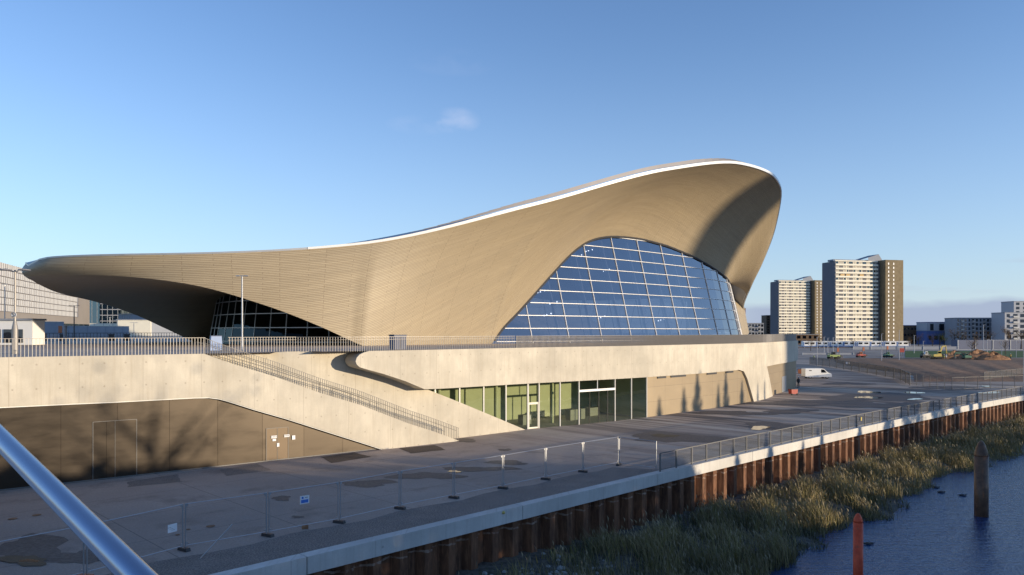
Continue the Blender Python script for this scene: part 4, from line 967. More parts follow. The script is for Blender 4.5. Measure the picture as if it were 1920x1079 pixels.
for i, (x, y) in enumerate(((24, 973), (69, 966), (395, 987), (333, 1003), (353, 993))):
    c = gp(x, y, .02); tag(MB().lathe((c[0], c[1], .02), [(.2 if i < 3 else .1, 0), (.2 if i < 3 else .1, .012)], 14).build('drain_cover', 'soil', None), ['round drain cover furthest left in the yard', 'round drain cover beside the leftmost one', 'round drain cover behind the fence right of the paper notice', 'small dark cover near the paper notice', 'small dark cover right of the notice post'][i], 'drain cover', 'drain covers')

# ---------------------------------------------------------------- lamp posts on the plaza
def lamp(x, Y, ytop, zbase, label, heads='flat', r=.07, mat='galv', hw=.75, grp='lamp posts', sides=(1, -1), name='street_lamp'):
    X = (x - 960) / FL * Y; top_ = zat(ytop, Y) - zbase; L = thing(name, label, 'street lamp', (X, Y, zbase), 0, grp)
    MB().tube([(0, 0, 0), (0, 0, top_ * .5), (0, 0, top_)], [r, r * .85, r * .7], 10).build('pole', mat, L, world=False)
    for s in sides:
        m = MB()
        if heads == 'oval':
            m.bar((0, 0, top_ - .12), (s * .22, 0, top_ - .05), .05); m.lathe((s * .62, 0, top_ - .02), [(.05, -.02), (.40, .0), (.36, .07), (.1, .12)], 16)
        else:
            m.bar((0, 0, top_ - .03), (s * hw * .45, 0, top_ - .03), .05); m.box((s * hw * .68, 0, top_ - .03), (hw * .6, .22, .07))
        m.build('lamp_head', mat, L, world=False)
    return L, top_
L, tp_ = lamp(28, 50, 507, Z1, 'thick lamp post with two oval heads and a round speed sign at the far left', 'oval', .09, 'rail_steel')
MB().lathe((0, 0, 0), [(.19, 0), (.19, 1.7), (.10, 2.2)], 16).build('base_sleeve', 'rail_steel', L, world=False)
sgn = MB().tube([(0, -.12, 2.62), (0, -.14, 2.62)], .19, 20); sgn.build('sign_disc', 'paper', L, world=False)
ring = [(.16 * math.cos(a), -.15, 2.62 + .16 * math.sin(a)) for a in np.linspace(0, 2 * math.pi, 25)]; MB().tube(ring, .018, 5).build('sign_ring', 'signgrey', L, world=False)
m = MB(); q5 = [(.06, .10), (-.05, .10), (-.06, .01), (.01, .02), (.06, -.03), (.05, -.08), (.0, -.11), (-.06, -.08)]
for a_, b_ in zip(q5[:-1], q5[1:]): m.bar((a_[0], -.155, 2.62 + a_[1]), (b_[0], -.155, 2.62 + b_[1]), .028)
m.build('sign_number', 'black', L, world=False)
lamp(454, 60, 517, Z1, 'tall lamp post with two flat heads in front of the timber flank', 'flat', .075, 'galv', .48)
lamp(139, 128, 573, Z1, 'dark lamp post with two flat heads under the roof tip', 'flat', .11, 'dark_metal', .9)
lamp(9, 100, 533, Z1, 'slim grey mast left of the thick lamp post', 'flat', .07, 'galv', .3)
lamp(206, 230, 595, Z1, 'small far lamp post in front of the glass office', 'flat', .1, 'galv', 1.3); lamp(220, 210, 600, Z1, 'second small far lamp post by the glass office', 'flat', .1, 'galv', 1.3); lamp(251, 190, 605, Z1, 'short lamp post in front of the grey windowless building', 'flat', .08, 'bwhite', 1.0)

# ---------------------------------------------------------------- buildings beyond the plaza
def frame_building(name, label, p0, p1, depth, ztop_, zbase, cat='building', group=None):
    """root at p0, x axis towards p1 along the visible face, y axis away from the viewer"""
    d = Vector(p1) - Vector(p0); d.z = 0; r = thing(name, label, cat, (p0[0], p0[1], zbase), math.atan2(d.y, d.x), group); return r, d.length, ztop_ - zbase
p0, p1 = yp(-12, 320), yp(168, 500)
H, Lh, Hh = frame_building('hotel', 'hotel with staggered white metal fins over taupe cladding beyond the plaza', p0, p1, 20, zat(493, 330), Z1)
MB().box((Lh / 2, 10, Hh / 2), (Lh, 20, Hh)).build('wall', 'hotel', H, world=False)
MB().box((-.6, 10, Hh / 2), (1.0, 20.5, Hh + 1)).build('end_fin', 'bwhite', H, world=False)
rowh = 3.1; nrow = 7; z0 = zat(586, 345) - Z1
for k in range(nrow):
    m = MB(); ncol = int((Lh - 28) / 3.0); m.box((Lh * .4 + 4, -.14, z0 + k * rowh + 1.5), (Lh * .8, .24, 2.9), mi=1)
    for j in range(ncol):
        if j * 3.0 > Lh * .80 - 6 and j * 3.0 < Lh * .88 - 6: continue
        xo = 7 + j * 3.0 + (.5 if k % 2 else 0); wv = [1.15, 1.6, 1.35][(j * 7 + k * 3) % 3]
        m.box((xo, -.35, z0 + k * rowh + rowh * .5), (wv, .25, rowh * .86), -.1)
    m.build('fin_row', ['fin', 'tdark'], H, world=False)
MB().box((Lh / 2, -.05, 5.2), (Lh - 4, .1, 2.0)).build('shop_window', 'glass_dark', H, world=False)
MB().tube([(20, 8, Hh), (20, 8, Hh + 3)], .5, 6).build('roof_plant', 'hotel', H, world=False); MB().bar((24, 8, Hh + .8), (33, 8, Hh + 4), .5).build('roof_crane_arm', 'hotel', H, world=False)
p0, p1 = yp(167, 520), yp(250, 520)
G, Lg, Hg = frame_building('glass_office', 'blue glass office block with white floor bands beyond the plaza', p0, p1, 25, zat(556, 520), Z1)
MB().box((Lg / 2, 12, Hg / 2), (Lg, 24, Hg)).build('glass_wall', 'glass_blue', G, world=False); MB().box((Lg / 2, 13, Hg / 2), (Lg - 2, 22, Hg - 1)).build('core', 'interior_dark', G, world=False)
for k in range(7): MB().box((Lg / 2 + 4, -.2, Hg - 1.2 - k * 4.0), (Lg - 8, .6, .55)).build('floor_band', 'bwhite', G, world=False)
for k in range(9): MB().box((2 + k * 3.6, -.1, Hg / 2), (.25, .3, Hg)).build('mullion', 'frame_grey', G, world=False)
p0, p1 = yp(222, 250), yp(282, 232)
G, Lg, Hg = frame_building('grey_shed', 'windowless grey building with a pale lit side wall behind the soffit', p0, p1, 25, zat(590, 245), Z1)
MB().box((Lg / 2, 6, Hg / 2), (Lg, 12, Hg)).build('front_wall', 'bgrey', G, world=False); MB().box((Lg / 2, 6, Hg + .15), (Lg + .6, 12.6, .3)).build('roof', 'hotel', G, world=False)
for k in range(5): MB().box((1.5 + k * 2, -.04, Hg / 2), (.08, .08, Hg - 1)).build('panel_joint', 'hotel', G, world=False)
p0, p1 = yp(282.5, 231.6), yp(345, 262)
G, Lg, Hg = frame_building('pale_building', 'pale sunlit blank building wall behind the far roof foot', p0, p1, 25, zat(601, 235), Z1)
MB().box((Lg / 2, 5, Hg / 2), (Lg, 10, Hg)).build('wall', 'wbeige', G, world=False)
for xx in (3.5, 9.5): MB().box((xx, -.05, 1.9), (.9, .1, 2.6)).build('door', 'bbrick', G, world=False)
MB().box((Lg / 2, 5, Hg + .12), (Lg + .4, 10.4, .25)).build('roof', 'bgrey', G, world=False)
p0, p1 = yp(-40, 84), yp(61, 84)
G, Lg, Hg = frame_building('kiosk', 'low white kiosk with glazed front at the far left of the plaza', p0, p1, 2.2, zat(601, 84), Z1)
MB().box((Lg / 2, 1.1, Hg / 2), (Lg, 2.2, Hg)).build('wall', 'white', G, world=False); MB().box((Lg / 2, 1.0, Hg + .1), (Lg + .3, 2.6, .2)).build('roof', 'bgrey', G, world=False)
for k in range(4): MB().box((.8 + k * 1.25, -.05, 1.0), (.9, .1, 1.5)).build('window', 'glass_dark', G, world=False)
for i, (x0, x1, Y0, Y1, yt, lab, mt) in enumerate(((60, 242, 175, 205, 612, 'long low grey wall behind the plaza lamp posts', 'bgrey'), (168, 242, 240, 240, 607, 'beige screen wall below the glass office', 'wbeige'), (62, 120, 165, 170, 604, 'grey shed wall beside the white kiosk', 'bgrey'))):
    a, b = yp(x0, Y0), yp(x1, Y1); W_, Lw, Hw = frame_building('boundary_wall', lab, a, b, .4, zat(yt, (Y0 + Y1) / 2), Z1, 'wall', 'low walls beyond the plaza')
    MB().box((Lw / 2, .2, Hw / 2), (Lw, .4, Hw)).build('wall', mt, W_, world=False); MB().box((Lw / 2, .2, Hw + .05), (Lw, .55, .1)).build('coping', 'coping', W_, world=False)
    for k in range(int(Lw / 3)): MB().box((1.5 + k * 3, -.03, Hw / 2), (.08, .05, Hw)).build('pier', 'bgrey', W_, world=False)
rl = thing('far_railing', 'dark slim railing across the far side of the plaza', 'railing', yp(60, 130))
m = MB(); a, b = Vector(yp(62, 110)), Vector(yp(400, 150)); a.z = b.z = Z1
for k in range(60): p = a.lerp(b, k / 59); m.bar(p, p + Vector((0, 0, 1.25)), .06)
m.bar(a + Vector((0, 0, 1.25)), b + Vector((0, 0, 1.25)), .08); m.bar(a + Vector((0, 0, .7)), b + Vector((0, 0, .7)), .05); m.build('bars', 'dark_metal', rl)
for i, x in enumerate((82, 118, 209, 238)):
    c = yp(x, 120); g_ = thing('planter_bin', ['dark bin left of the dark lamp post', 'dark bin beside the orange notice on the plaza', 'dark street bin under the soffit edge', 'dark clustered bin nearest the far roof foot'][i], 'bin', (c[0], c[1], Z1), .4, 'dark bins on the plaza')
    MB().box((0, 0, .5), (.9, .7, 1.0), taper=.9).build('body', 'dark_metal', g_, world=False); MB().box((0, 0, 1.06), (1.0, .8, .1)).build('lid', 'dark_metal', g_, world=False)
c = yp(113, 160); g_ = thing('notice_board', 'orange notice on the low grey wall beyond the plaza', 'sign', (c[0], c[1], Z1)); MB().box((0, 0, 1.9), (.8, .08, 1.6)).build('board', 'orange', g_, world=False); MB().box((0, .1, .8), (.1, .1, 1.6)).build('post', 'dark_metal', g_, world=False)
for i, (x, mt) in enumerate(((122, 'bwhite'), (56, 'bwhite'))):
    c = yp(x, 92); g_ = thing('vent_stack', ['white vent stack right of the kiosk roof', 'white post at the corner of the kiosk'][i], 'vent', (c[0], c[1], Z1)); MB().lathe((0, 0, 0), [(.2, 0), (.2, 2.0), (.25, 2.05), (.25, 2.25)], 12).build('pipe', mt, g_, world=False)

# ---------------------------------------------------------------- right background
def tower(xl, Y, label, floors=21, sc=1.0, boarded=False):
    p0 = yp(xl, Y); r = thing('tower_block', label, 'tower block', (p0[0], p0[1], 0), math.radians(13), 'twin tower blocks'); H = 54.5; Wd = 31.5; D = 12.5
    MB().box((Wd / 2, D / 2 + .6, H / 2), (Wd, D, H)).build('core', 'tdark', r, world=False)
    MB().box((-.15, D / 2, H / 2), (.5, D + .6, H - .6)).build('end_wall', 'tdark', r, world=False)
    fh = H / floors
    for k in range(floors):
        z = H - (k + 1) * fh
        MB().box((Wd / 2, .05, z + .5), (Wd, 1.3, 1.12)).build('balcony_band', 'wbeige', r, world=False)
        m = MB(); x = .4; g = MB()
        pat = [2.2, .35, 3.2, .35, 1.6, .7, 1.2, .3, 3.0, .35, 1.5, .8, 1.7, .3, 1.7, .7, 3.1, .35, 2.0, .3, 1.8, .3]
        i = 0
        while x < Wd - .4:
            wv = pat[i % len(pat)]
            if i % 2 == 0: g.box((x + wv / 2, .45, z + .9 + (fh - .9) / 2), (min(wv, Wd - .4 - x), .1, fh - .95), mi=1 if i in (2, 8, 16) and k else (2 if (i * 5 + k * 3) % 4 == 0 else 0))
            else: g.box((x + wv / 2, .43, z + .9 + (fh - .9) / 2), (wv * .75 + .02, .22, fh - .92), mi=3)
            x += wv; i += 1
        g.build('window_strip', ['twin', 'tdark', 'glass_dark', 'wbeige'], r, world=False)
    if boarded:
        for x in (5.2, 9.3, 19.5): MB().box((x, -.2, H - 3.4 * fh), (3.0, .1, 1.5)).build('boarded_panel', flat('plywood_board', (.55, .38, .18), .8), r, world=False)
    MB().box((Wd / 2, .4, H + .35), (Wd + .2, 1.4, .7)).build('parapet', 'wbeige', r, world=False)
    MB().box((Wd + 8.6, 4, H / 2 + .6), (13.4, 18, H + 1.2)).build('stair_tower', 'tbrown', r, world=False)
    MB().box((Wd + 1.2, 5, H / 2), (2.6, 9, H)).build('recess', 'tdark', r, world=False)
    for xx in (Wd + 4.2, Wd + 8.0):
        for k in range(floors): MB().box((xx, -5.03, H - (k + .5) * fh), (.75, .12, 1.3)).build('stair_window', 'frame_white', r, world=False)
    for k in range(5): MB().tube([(2 + k * 1.3, 3, H), (2 + k * 1.3, 3, H + 1.6)], .08, 5).build('roof_mast', 'dark_metal', r, world=False)
    m = MB(); m.face([(18, 2, H + .8), (34, 2, H + 5.5), (34, 12, H + 5.5), (18, 12, H + .8)]); m.face([(34, 2, H + 5.5), (37, 2, H + 1.2), (37, 12, H + 1.2), (34, 12, H + 5.5)])
    m.face([(26, 2, H + .7), (37, 2, H + .7), (37, 2, H + 1.2), (34, 2, H + 5.5), (26, 2, H + 3.1)]); m.build('roof_canopy', 'bgrey', r, world=False)
    MB().box((14, 6, H + 1), (26, 6, 1.2)).build('roof_plant', 'bgrey', r, world=False)
    return r
tower(1566, 480, 'nearer and taller looking cream and brown tower block with a few boarded windows', boarded=True); tower(1460, 672, 'further cream and brown tower block left of the taller looking one')
def block(x0, x1, Y, yt, label, wall, rows, cols, wmat='glass_dark', zb0=0, name='apartment_block', D=14, roofm='bgrey', rz=0.0, wf=.6, hf=.6, z_from=0.0, balcony=False):
    a, b = yp(x0, Y), yp(x1, Y + rz); r, L, H = frame_building(name, label, a, b, D, zat(yt, Y), zb0)
    MB().box((L / 2, D / 2, H / 2), (L, D, H)).build('wall', wall, r, world=False); MB().box((L / 2, D / 2, H + .2), (L + .4, D + .4, .4)).build('roof', roofm, r, world=False)
    fh = (H - z_from) / max(1, rows); cw = L / max(1, cols)
    for i in range(rows):
        for j in range(cols):
            wv = cw * wf * (1.0 if (j % 3) else .7); w_ = MB().box((cw * (j + .5), -.04, z_from + fh * (i + .5)), (wv, .1, fh * hf)).build('window', wmat, r, world=False)
            if balcony and j % 3 == 1: MB().box((cw * (j + .5), -.6, z_from + fh * (i + .28)), (cw * .8, 1.2, fh * .28)).build('balcony', 'frame_grey', w_, world=False)
    if balcony:
        for i in range(rows): MB().box((L / 2, -.1, z_from + fh * i), (L, .25, .25)).build('floor_band', 'bwhite', r, world=False)
    return r
block(1793, 1884, 520, 597, 'wide blue grey apartment block with balconies behind the pitch', 'bgrey', 6, 13, balcony=True, z_from=1)
block(1884, 1990, 500, 587, 'white apartment block at the right edge', 'bwhite', 6, 8, balcony=True); block(1901, 1960, 540, 566, 'taller white apartment tower rising at the right edge', 'bwhite', 10, 4)
block(1738, 1793, 540, 605, 'white and blue school building with large square windows', 'bwhite', 1, 3, name='school_building', z_from=7.5, wf=.5, hf=.75, roofm='bblue'); block(1738, 1793.5, 538, 621, 'blue clad lower wing of the school building', 'bblue', 1, 5, name='school_wing', hf=.3)
block(1660, 1740, 560, 611, 'long dark brick building right of the tower block', 'bdark', 3, 12, name='brick_building', hf=.35, roofm='bblue')
block(1398, 1432, 560, 607, 'grey apartment block between the glass wall and the tower block', 'bgrey', 5, 6, balcony=True); block(1385, 1398, 600, 579, 'slim orange brick tower at the foot of the roof wing', 'bbrick', 11, 3, name='brick_tower'); block(1437, 1450, 700, 592, 'narrow grey block left of the further tower block', 'bdark', 10, 2)
block(1450, 1535, 540, 628, 'low brick building under the further tower block', 'bdark', 2, 8, name='brick_building')
# retaining wall, train, stands
def simple_box(name, label, cat, x0, x1, Y, y0, y1, mat, depth=1.0, group=None, Y2=None, zz=None):
    a, b = yp(x0, Y), yp(x1, Y2 or Y); zt_, zb_ = zat(y0, Y), (zat(y1, Y) if y1 else 0); d = Vector(b) - Vector(a); d.z = 0
    r = thing(name, label, cat, (a[0], a[1], max(zb_, 0)), math.atan2(d.y, d.x), group); h = zt_ - max(zb_, 0); MB().box((d.length / 2, depth / 2, h / 2), (d.length, depth, h)).build('wall', mat, r, world=False)
    n = max(2, int(d.length / 8))
    for k in range(n + 1): MB().box((d.length * k / n, -.1, h / 2), (.35, .25, h + .1)).build('pier', 'galv', r, world=False)
    return r
simple_box('railway_wall', 'long dark wall carrying the railway below the train', 'wall', 1480, 1735, 430, 651.5, None, 'bdark', 3)
for i in range(4):
    xa = 1507 + i * 50.5; Yt = 435; a = yp(xa, Yt); zb_ = zat(651.5, Yt) ; r = thing('train_carriage', ['leftmost white and blue train carriage, half hidden by poles', 'second train carriage from the left on the railway wall', 'third train carriage from the left on the railway wall', 'rightmost train carriage with the driving cab'][i], 'train carriage', (a[0], a[1] + 1, zb_), 0, 'train carriages')
    Lc = 50 * Yt / FL; MB().box((Lc / 2, 1.4, 1.9), (Lc, 2.8, 3.0)).build('body', 'white', r, world=False); MB().box((Lc / 2, 1.4, 3.5), (Lc - .3, 2.4, .35)).build('roof', 'frame_grey', r, world=False)
    MB().box((Lc / 2, 1.35, .55), (Lc + .02, 2.86, .5)).build('skirt', 'train_blue', r, world=False)
    for k in range(4): MB().box((Lc * (.14 + .22 * k + (.03 if k > 1 else 0)), -.03, 2.3), (Lc * .14, .08, .95)).build('window', 'glass_dark', r, world=False)
    for k in (.03, .52, .97): MB().box((Lc * k, -.04, 1.9), (.9 if k == .52 else .5, .1, 2.4)).build('door', 'train_blue', r, world=False)
    for k in (.15, .85): MB().box((Lc * k, 1.4, .18), (2.4, 2.2, .4)).build('bogie', 'black', r, world=False)
simple_box('sports_stand', 'blue grey spectator stand beyond the green pitch', 'stand', 1796, 1960, 395, 638, 659, 'bluebox', 6)
simple_box('barrier', 'white perimeter barrier at the foot of the spectator stand', 'barrier', 1794, 1960, 378, 655.5, 659, 'bwhite', .3)
simple_box('site_hoarding', 'grey hoarding across the far yard left of the stand', 'hoarding', 1600, 1796, 385, 650, 657, 'bgrey', .3); simple_box('site_hoarding', 'pale low hoarding below the further tower block', 'hoarding', 1505, 1600, 300, 662, 666, 'bgrey', .3)
# pitch, soil
def sheet(pts, mat, name, z): struct(MB().face([(*gp(x, y)[:2], z) for x, y in pts]).build(name, mat, None, weld=False))
sheet([(1697, 671), (1960, 671), (1960, 658.5), (1697, 658.5)][::-1], 'grass', 'sports_pitch', .03)
rows = []; xs = np.linspace(0, 1, 50); Ys = [gp(0, y)[1] for y in (716, 713, 709, 705, 700, 695, 690, 685, 680, 676, 672)]
near_x = lambda Y: (interp(Y, [(136, 1715), (160, 1712), (185, 1630), (215, 1570), (262, 1560)]))
mb = MB()
for i, Y in enumerate(Ys):
    row = []
    for q in xs:
        xl_ = near_x(Y); px_ = xl_ + (1990 - xl_) * q; e = min(1, q * 14) * min(1, i / 2.0) * min(1, (len(Ys) - 1 - i) / 2.0)
        z = .012 + e * (.35 + .10 * math.sin(px_ * .045 + i) + .06 * math.sin(px_ * .13 + i * 2) + .07 * random.random()); p = yp(px_, Y); row.append((p[0], p[1], z))
    rows.append(row)
mb.grid(rows); struct(mb.build('soil_ground', 'soil', None, smooth=True))
def heap(x, Y, wx, h, label, n=26):
    c = yp(x, Y); mb = MB(); rows = []
    for i in range(11):
        r = i / 10; rows.append([(c[0] + wx * r * math.cos(a) * (1 + .1 * math.sin(5 * a)), c[1] + wx * .4 * r * math.sin(a), max(-.05, .3 + h * (1 - r) ** .8 * (1 + .25 * math.sin(a * 3 + i)) + random.uniform(-.15, .15) - (.5 if i == 10 else 0))) for a in np.linspace(0, 2 * math.pi, n)])
    mb.grid(rows); tag(mb.build('soil_heap', 'soil', None), label, 'soil heap', 'soil heaps')
heap(1790, 250, 8, 2.2, 'dark soil heap right of the yellow excavator'); heap(1832, 248, 9, 2.6, 'larger dark soil heap behind the green excavator'); heap(1862, 240, 6, 2.2, 'brown sunlit soil heap at the right end of the row')
# fence running back beside the van
fp = [gp(x, y) for x, y in ((1706, 723.5), (1698, 719), (1689, 714), (1676, 710.5), (1660, 707), (1643, 704), (1626, 700.5), (1611, 698), (1596, 695.5), (1582, 693), (1568, 690.5), (1555, 688.5), (1543, 687), (1531, 685.5), (1518, 684))]
fl = ['nearest screened panel of the site fence with a lit edge', 'second screened panel from the near end of the site fence', 'third screened panel from the near end of the site fence', 'fourth screened panel from the near end of the site fence', 'fifth screened panel, level with the dark soil edge', 'sixth screened panel along the site fence', 'seventh screened panel along the site fence', 'eighth screened panel, just before the white notice', 'screened fence panel carrying the white notice', 'screened panel just beyond the white notice', 'screened panel behind the van bonnet', 'screened panel above the front of the van', 'screened panel above the middle of the van', 'farthest screened panel above the van rear']
scr = meshm.copy(); scr.name = 'debris_netting'; M['screen'] = scr
for nd in scr.node_tree.nodes:
    if nd.type == 'MIX_SHADER': nd.inputs[0].default_value = .62
    if nd.type == 'BSDF_DIFFUSE': nd.inputs[0].default_value = (.20, .18, .15, 1)
for i in range(len(fp) - 1):
    a, b = Vector(fp[i]), Vector(fp[i + 1]); up = Vector((0, 0, 2.15)); r = thing('site_fence_panel', fl[i], 'fence panel', fp[i], 0, 'screened fence panels beside the van')
    m = MB(); m.bar(a, a + up, .14, .1); m.bar(b - (b - a) * .03, b - (b - a) * .03 + up, .1, .1); m.bar(a + up, b + up, .07); m.build('frame', 'galv_dull', r)
    m = MB(); m.face([a + up * .06, b + up * .06, b + up, a + up]); m.build('netting', 'screen', r)
    if i == 8: MB().box((a + b) / 2 + Vector((0, -.15, 1.7)), (.9, .05, .5), -.9).build('notice', 'paper', r)
# low fence lines on the right
def fence_row(pts, n, name, label, mat='galv_dull', h=2.0, net='heras', grp=None):
    P = [Vector(gp(x, y)) for x, y in pts]; r = thing(name, label, 'fence', tuple(P[0]), 0, grp)
    for a, b in zip(P[:-1], P[1:]):
        for k in range(n):
            p, q = a.lerp(b, k / n), a.lerp(b, (k + 1) / n); m = MB(); m.bar(p, p + Vector((0, 0, h)), .07); m.bar(p + Vector((0, 0, h)), q + Vector((0, 0, h)), .035); m.bar(p + Vector((0, 0, .2)), q + Vector((0, 0, .2)), .04)
            m.face([p + Vector((0, 0, .2)), q + Vector((0, 0, .2)), q + Vector((0, 0, h)), p + Vector((0, 0, h))], mi=1); m.build('panel', [mat, net], r)
fence_row([(1706, 722), (1785, 732), (1925, 727)], 6, 'mesh_fence', 'open mesh fence between the site fence end and the right edge'); fence_row([(1845, 714), (1925, 705)], 8, 'pedestrian_barrier', 'row of pale pedestrian barriers on the soil edge at the right', 'galv_dull', 1.6, 'mesh')
# street lamps and masts on the right
for i, (x, Y, yt, lab) in enumerate(((1532, 200, 632, 'tall mast nearest the podium corner'), (1545, 330, 632, 'mast just right of the podium corner'), (1552, 330, 634, 'second of the clustered masts below the tower'), (1562, 330, 633, 'third of the clustered masts below the tower'), (1571, 340, 637, 'fourth clustered mast below the tower'), (1653, 230, 626, 'lamp mast in front of the cream tower face'), (1686, 240, 619, 'tall white mast right of the cream tower face'), (1714, 320, 629, 'lamp mast before the brown building'), (1731, 265, 640, 'white mast by the yellow excavator'), (1844, 370, 609, 'tallest white mast before the blue grey block'), (1859, 400, 630, 'short mast right of the tallest white mast'), (1851, 265, 637, 'goal end mast on the pitch'), (1919, 118, 655, 'grey post at the right edge'))):
    lamp(x, Y, yt, 0, lab, 'flat', .07 * Y / 150, 'bwhite', .5 * Y / 200, 'masts and lamps on the right', (1,))
gf = thing('goal_net', 'tall ball stop net frame at the far side of the pitch', 'goal', yp(1851, 268)); a, b = Vector(yp(1851, 268)), Vector(yp(1960, 268)); a.z = b.z = 0; u5 = Vector((0, 0, zat(638, 268)))
m = MB(); [m.bar(a.lerp(b, k / 4), a.lerp(b, k / 4) + u5, .12) for k in range(5)]; m.bar(a + u5, b + u5, .12); m.build('frame', 'bwhite', gf); m = MB(); m.face([a, b, b + u5, a + u5]); m.build('net', 'heras', gf)
# van
c = gp(1534, 710.5); van = thing('parked_van', 'white panel van parked by the podium corner', 'van', (c[0] - 2.5, c[1], 0), .04)
prof = [(0, .35), (0, 1.9), (.12, 2.0), (3.2, 2.02), (3.75, 1.9), (4.55, 1.22), (5.15, 1.0), (5.3, .8), (5.3, .35)]
m = MB(); Wv = 1.9
m.face([(x, 0, z) for x, z in prof[::-1]][::-1]); m.face([(x, Wv, z) for x, z in prof[::-1]])
for (a, b), (c_, d_) in zip(prof, prof[1:] + prof[:1]): m.face([(a, 0, b), (a, Wv, b), (c_, Wv, d_), (c_, 0, d_)])
m.build('body', 'white', van, world=False)
m = MB(); m.face([(3.15, -.012, 1.2), (4.3, -.012, 1.2), (3.72, -.012, 1.78), (3.15, -.012, 1.85)]); m.build('side_window', 'glass_dark', van, world=False)
m = MB(); m.face([(3.82, .12, 1.86), (3.82, Wv - .12, 1.86), (4.52, Wv - .12, 1.26), (4.52, .12, 1.26)]); m.build('windscreen', 'glass_dark', van, world=False)
MB().box((2.6, .95, .38), (5.3, 1.86, .12)).build('bumper', 'dark_metal', van, world=False)
for x in (.95, 4.35):
    for y in (.02, 1.78):
        wh = MB().tube([(x, y, .34), (x, y + .2, .34)], .34, 16).build('wheel', 'black', van, world=False); MB().tube([(x, y - .01, .34), (x, y + .02, .34)], .18, 10).build('rim', 'frame_grey', wh, world=False)
MB().box((5.22, .3, .85), (.12, .3, .2)).build('headlight', 'frame_white', van, world=False); MB().box((3.9, -.12, 1.3), (.12, .2, .22)).build('mirror', 'dark_metal', van, world=False); MB().box((1.0, -.01, 1.6), (.5, .02, .16)).build('vent', 'dark_metal', van, world=False)
c = gp(1510, 705); g_ = thing('trailer', 'orange and grey trailer behind the white van', 'trailer', c, .1); MB().box((0, 0, .9), (2.4, 1.6, .9)).build('body', 'orange', g_, world=False); MB().box((0, 0, 1.4), (1.4, 1.2, .3)).build('cover', 'dark_metal', g_, world=False)
for x in (-.6, .6): MB().tube([(x, -.85, .4), (x, -.65, .4)], .38, 12).build('wheel', 'black', g_, world=False)
c = gp(1487, 741); g_ = thing('red_bin', 'small red wheeled skip by the podium wall', 'bin', c, .3); MB().box((0, 0, .50), (1.0, .7, .65), taper=1.1).build('body', 'red', g_, world=False); MB().box((0, 0, .86), (1.12, .8, .06)).build('lid', 'dark_metal', g_, world=False)
for x in (-.45, .45): MB().tube([(x, -.4, .13), (x, -.3, .13)], .13, 10).build('wheel', 'black', g_, world=False)
# person standing at the podium corner
def person(x, y, label, top_, zoff=0.0, group=None):
    c = gp(x, y); r = thing('person', label, 'person', (c[0], c[1], zoff), random.uniform(0, 3), group); b = MB()
    for s in (-1, 1): b.tube([(s * .1, 0, 0), (s * .1, 0, .48), (s * .08, 0, .92)], [.055, .065, .09], 8)
    b.lathe((0, 0, 0), [(.13, .86), (.17, 1.0), (.15, 1.15), (.2, 1.38), (.12, 1.47), (.055, 1.5), (.055, 1.56), (.09, 1.62), (.1, 1.70), (.06, 1.79), (.01, 1.8)], 10)
    for s in (-1, 1): b.tube([(s * .2, 0, 1.4), (s * .25, .03, 1.12), (s * .24, -.1, .88), (s * .23, -.13, .78)], [.055, .045, .035, .03], 6)
    b.build('body', 'dark_metal', r, world=False); j = MB().lathe((0, 0, 0), [(.17, .85), (.2, 1.0), (.18, 1.15), (.225, 1.38), (.14, 1.48)], 12); j.build('jacket', top_, r, world=False); MB().lathe((0, 0, 1.7), [(.115, 0), (.11, .06), (.03, .12)], 10).build('helmet', 'white', r, world=False)
person(1497, 727, 'person in dark clothes standing at the podium corner', 'dark_metal')
for i, (x, y, mt, lab) in enumerate(((1526, 676, 'lime', 'worker in lime jacket left of the green loader'), (1570, 674, 'orange', 'worker in orange jacket right of the green loader'), (1770, 678, 'lime', 'worker beside the yellow excavator'), (1774, 678, 'white', 'worker in white right of the lime jacket worker'), (1895, 676, 'yellow', 'worker in yellow jacket on the soil edge'))): person(x, y, lab, mt, .4 if x > 1700 else 0, 'site workers')
# machines
def excavator(x, y, label, mat, flip=1, sc=1.0, low=False):
    c = gp(x, y); r = thing('excavator', label, 'excavator', (c[0], c[1], .35), 0); r.scale = (sc,) * 3
    for yv in (-.9, .9):
        m = MB(); ring = [(-1.5, .35), (-1.2, .05), (1.2, .05), (1.5, .35), (1.2, .65), (-1.2, .65)]; m.face([(a, yv - .22, b) for a, b in ring]); m.face([(a, yv + .22, b) for a, b in ring[::-1]])
        for (a, b), (c1, d1) in zip(ring, ring[1:] + ring[:1]): m.face([(a, yv - .22, b), (a, yv + .22, b), (c1, yv + .22, d1), (c1, yv - .22, d1)])
        m.build('track', 'black', r, world=False)
    MB().box((-.3 * flip, 0, 1.1), (2.8, 2.0, .8)).build('body', mat, r, world=False); cb = MB().box((.35 * flip, -.55, 2.0), (1.2, .85, 1.2), taper=.88).build('cab', mat, r, world=False)
    MB().box((.38 * flip, -.99, 2.1), (.9, .04, .7)).build('window', 'glass_dark', cb, world=False)
    hgt = 1.6 if low else 1.0
    b1, b2, b3 = (1.0 * flip, .3, 1.5), ((2.0 if not low else 2.6) * flip, .3, 4.2 / hgt), ((3.2 if not low else 4.6) * flip, .3, 4.4 / hgt)
    MB().bar(b1, b2, .35, .45).build('boom', mat, r, world=False); MB().bar(b2, b3, .3, .4).build('boom', mat, r, world=False); e_ = (b3[0] + .3 * flip, .3, 1.6 / hgt); MB().bar(b3, e_, .25, .3).build('stick', mat, r, world=False)
    MB().box((e_[0] - .2 * flip, .3, e_[2] - .3), (.9, .9, .7), taper=.7).build('bucket', 'dark_metal', r, world=False); return r
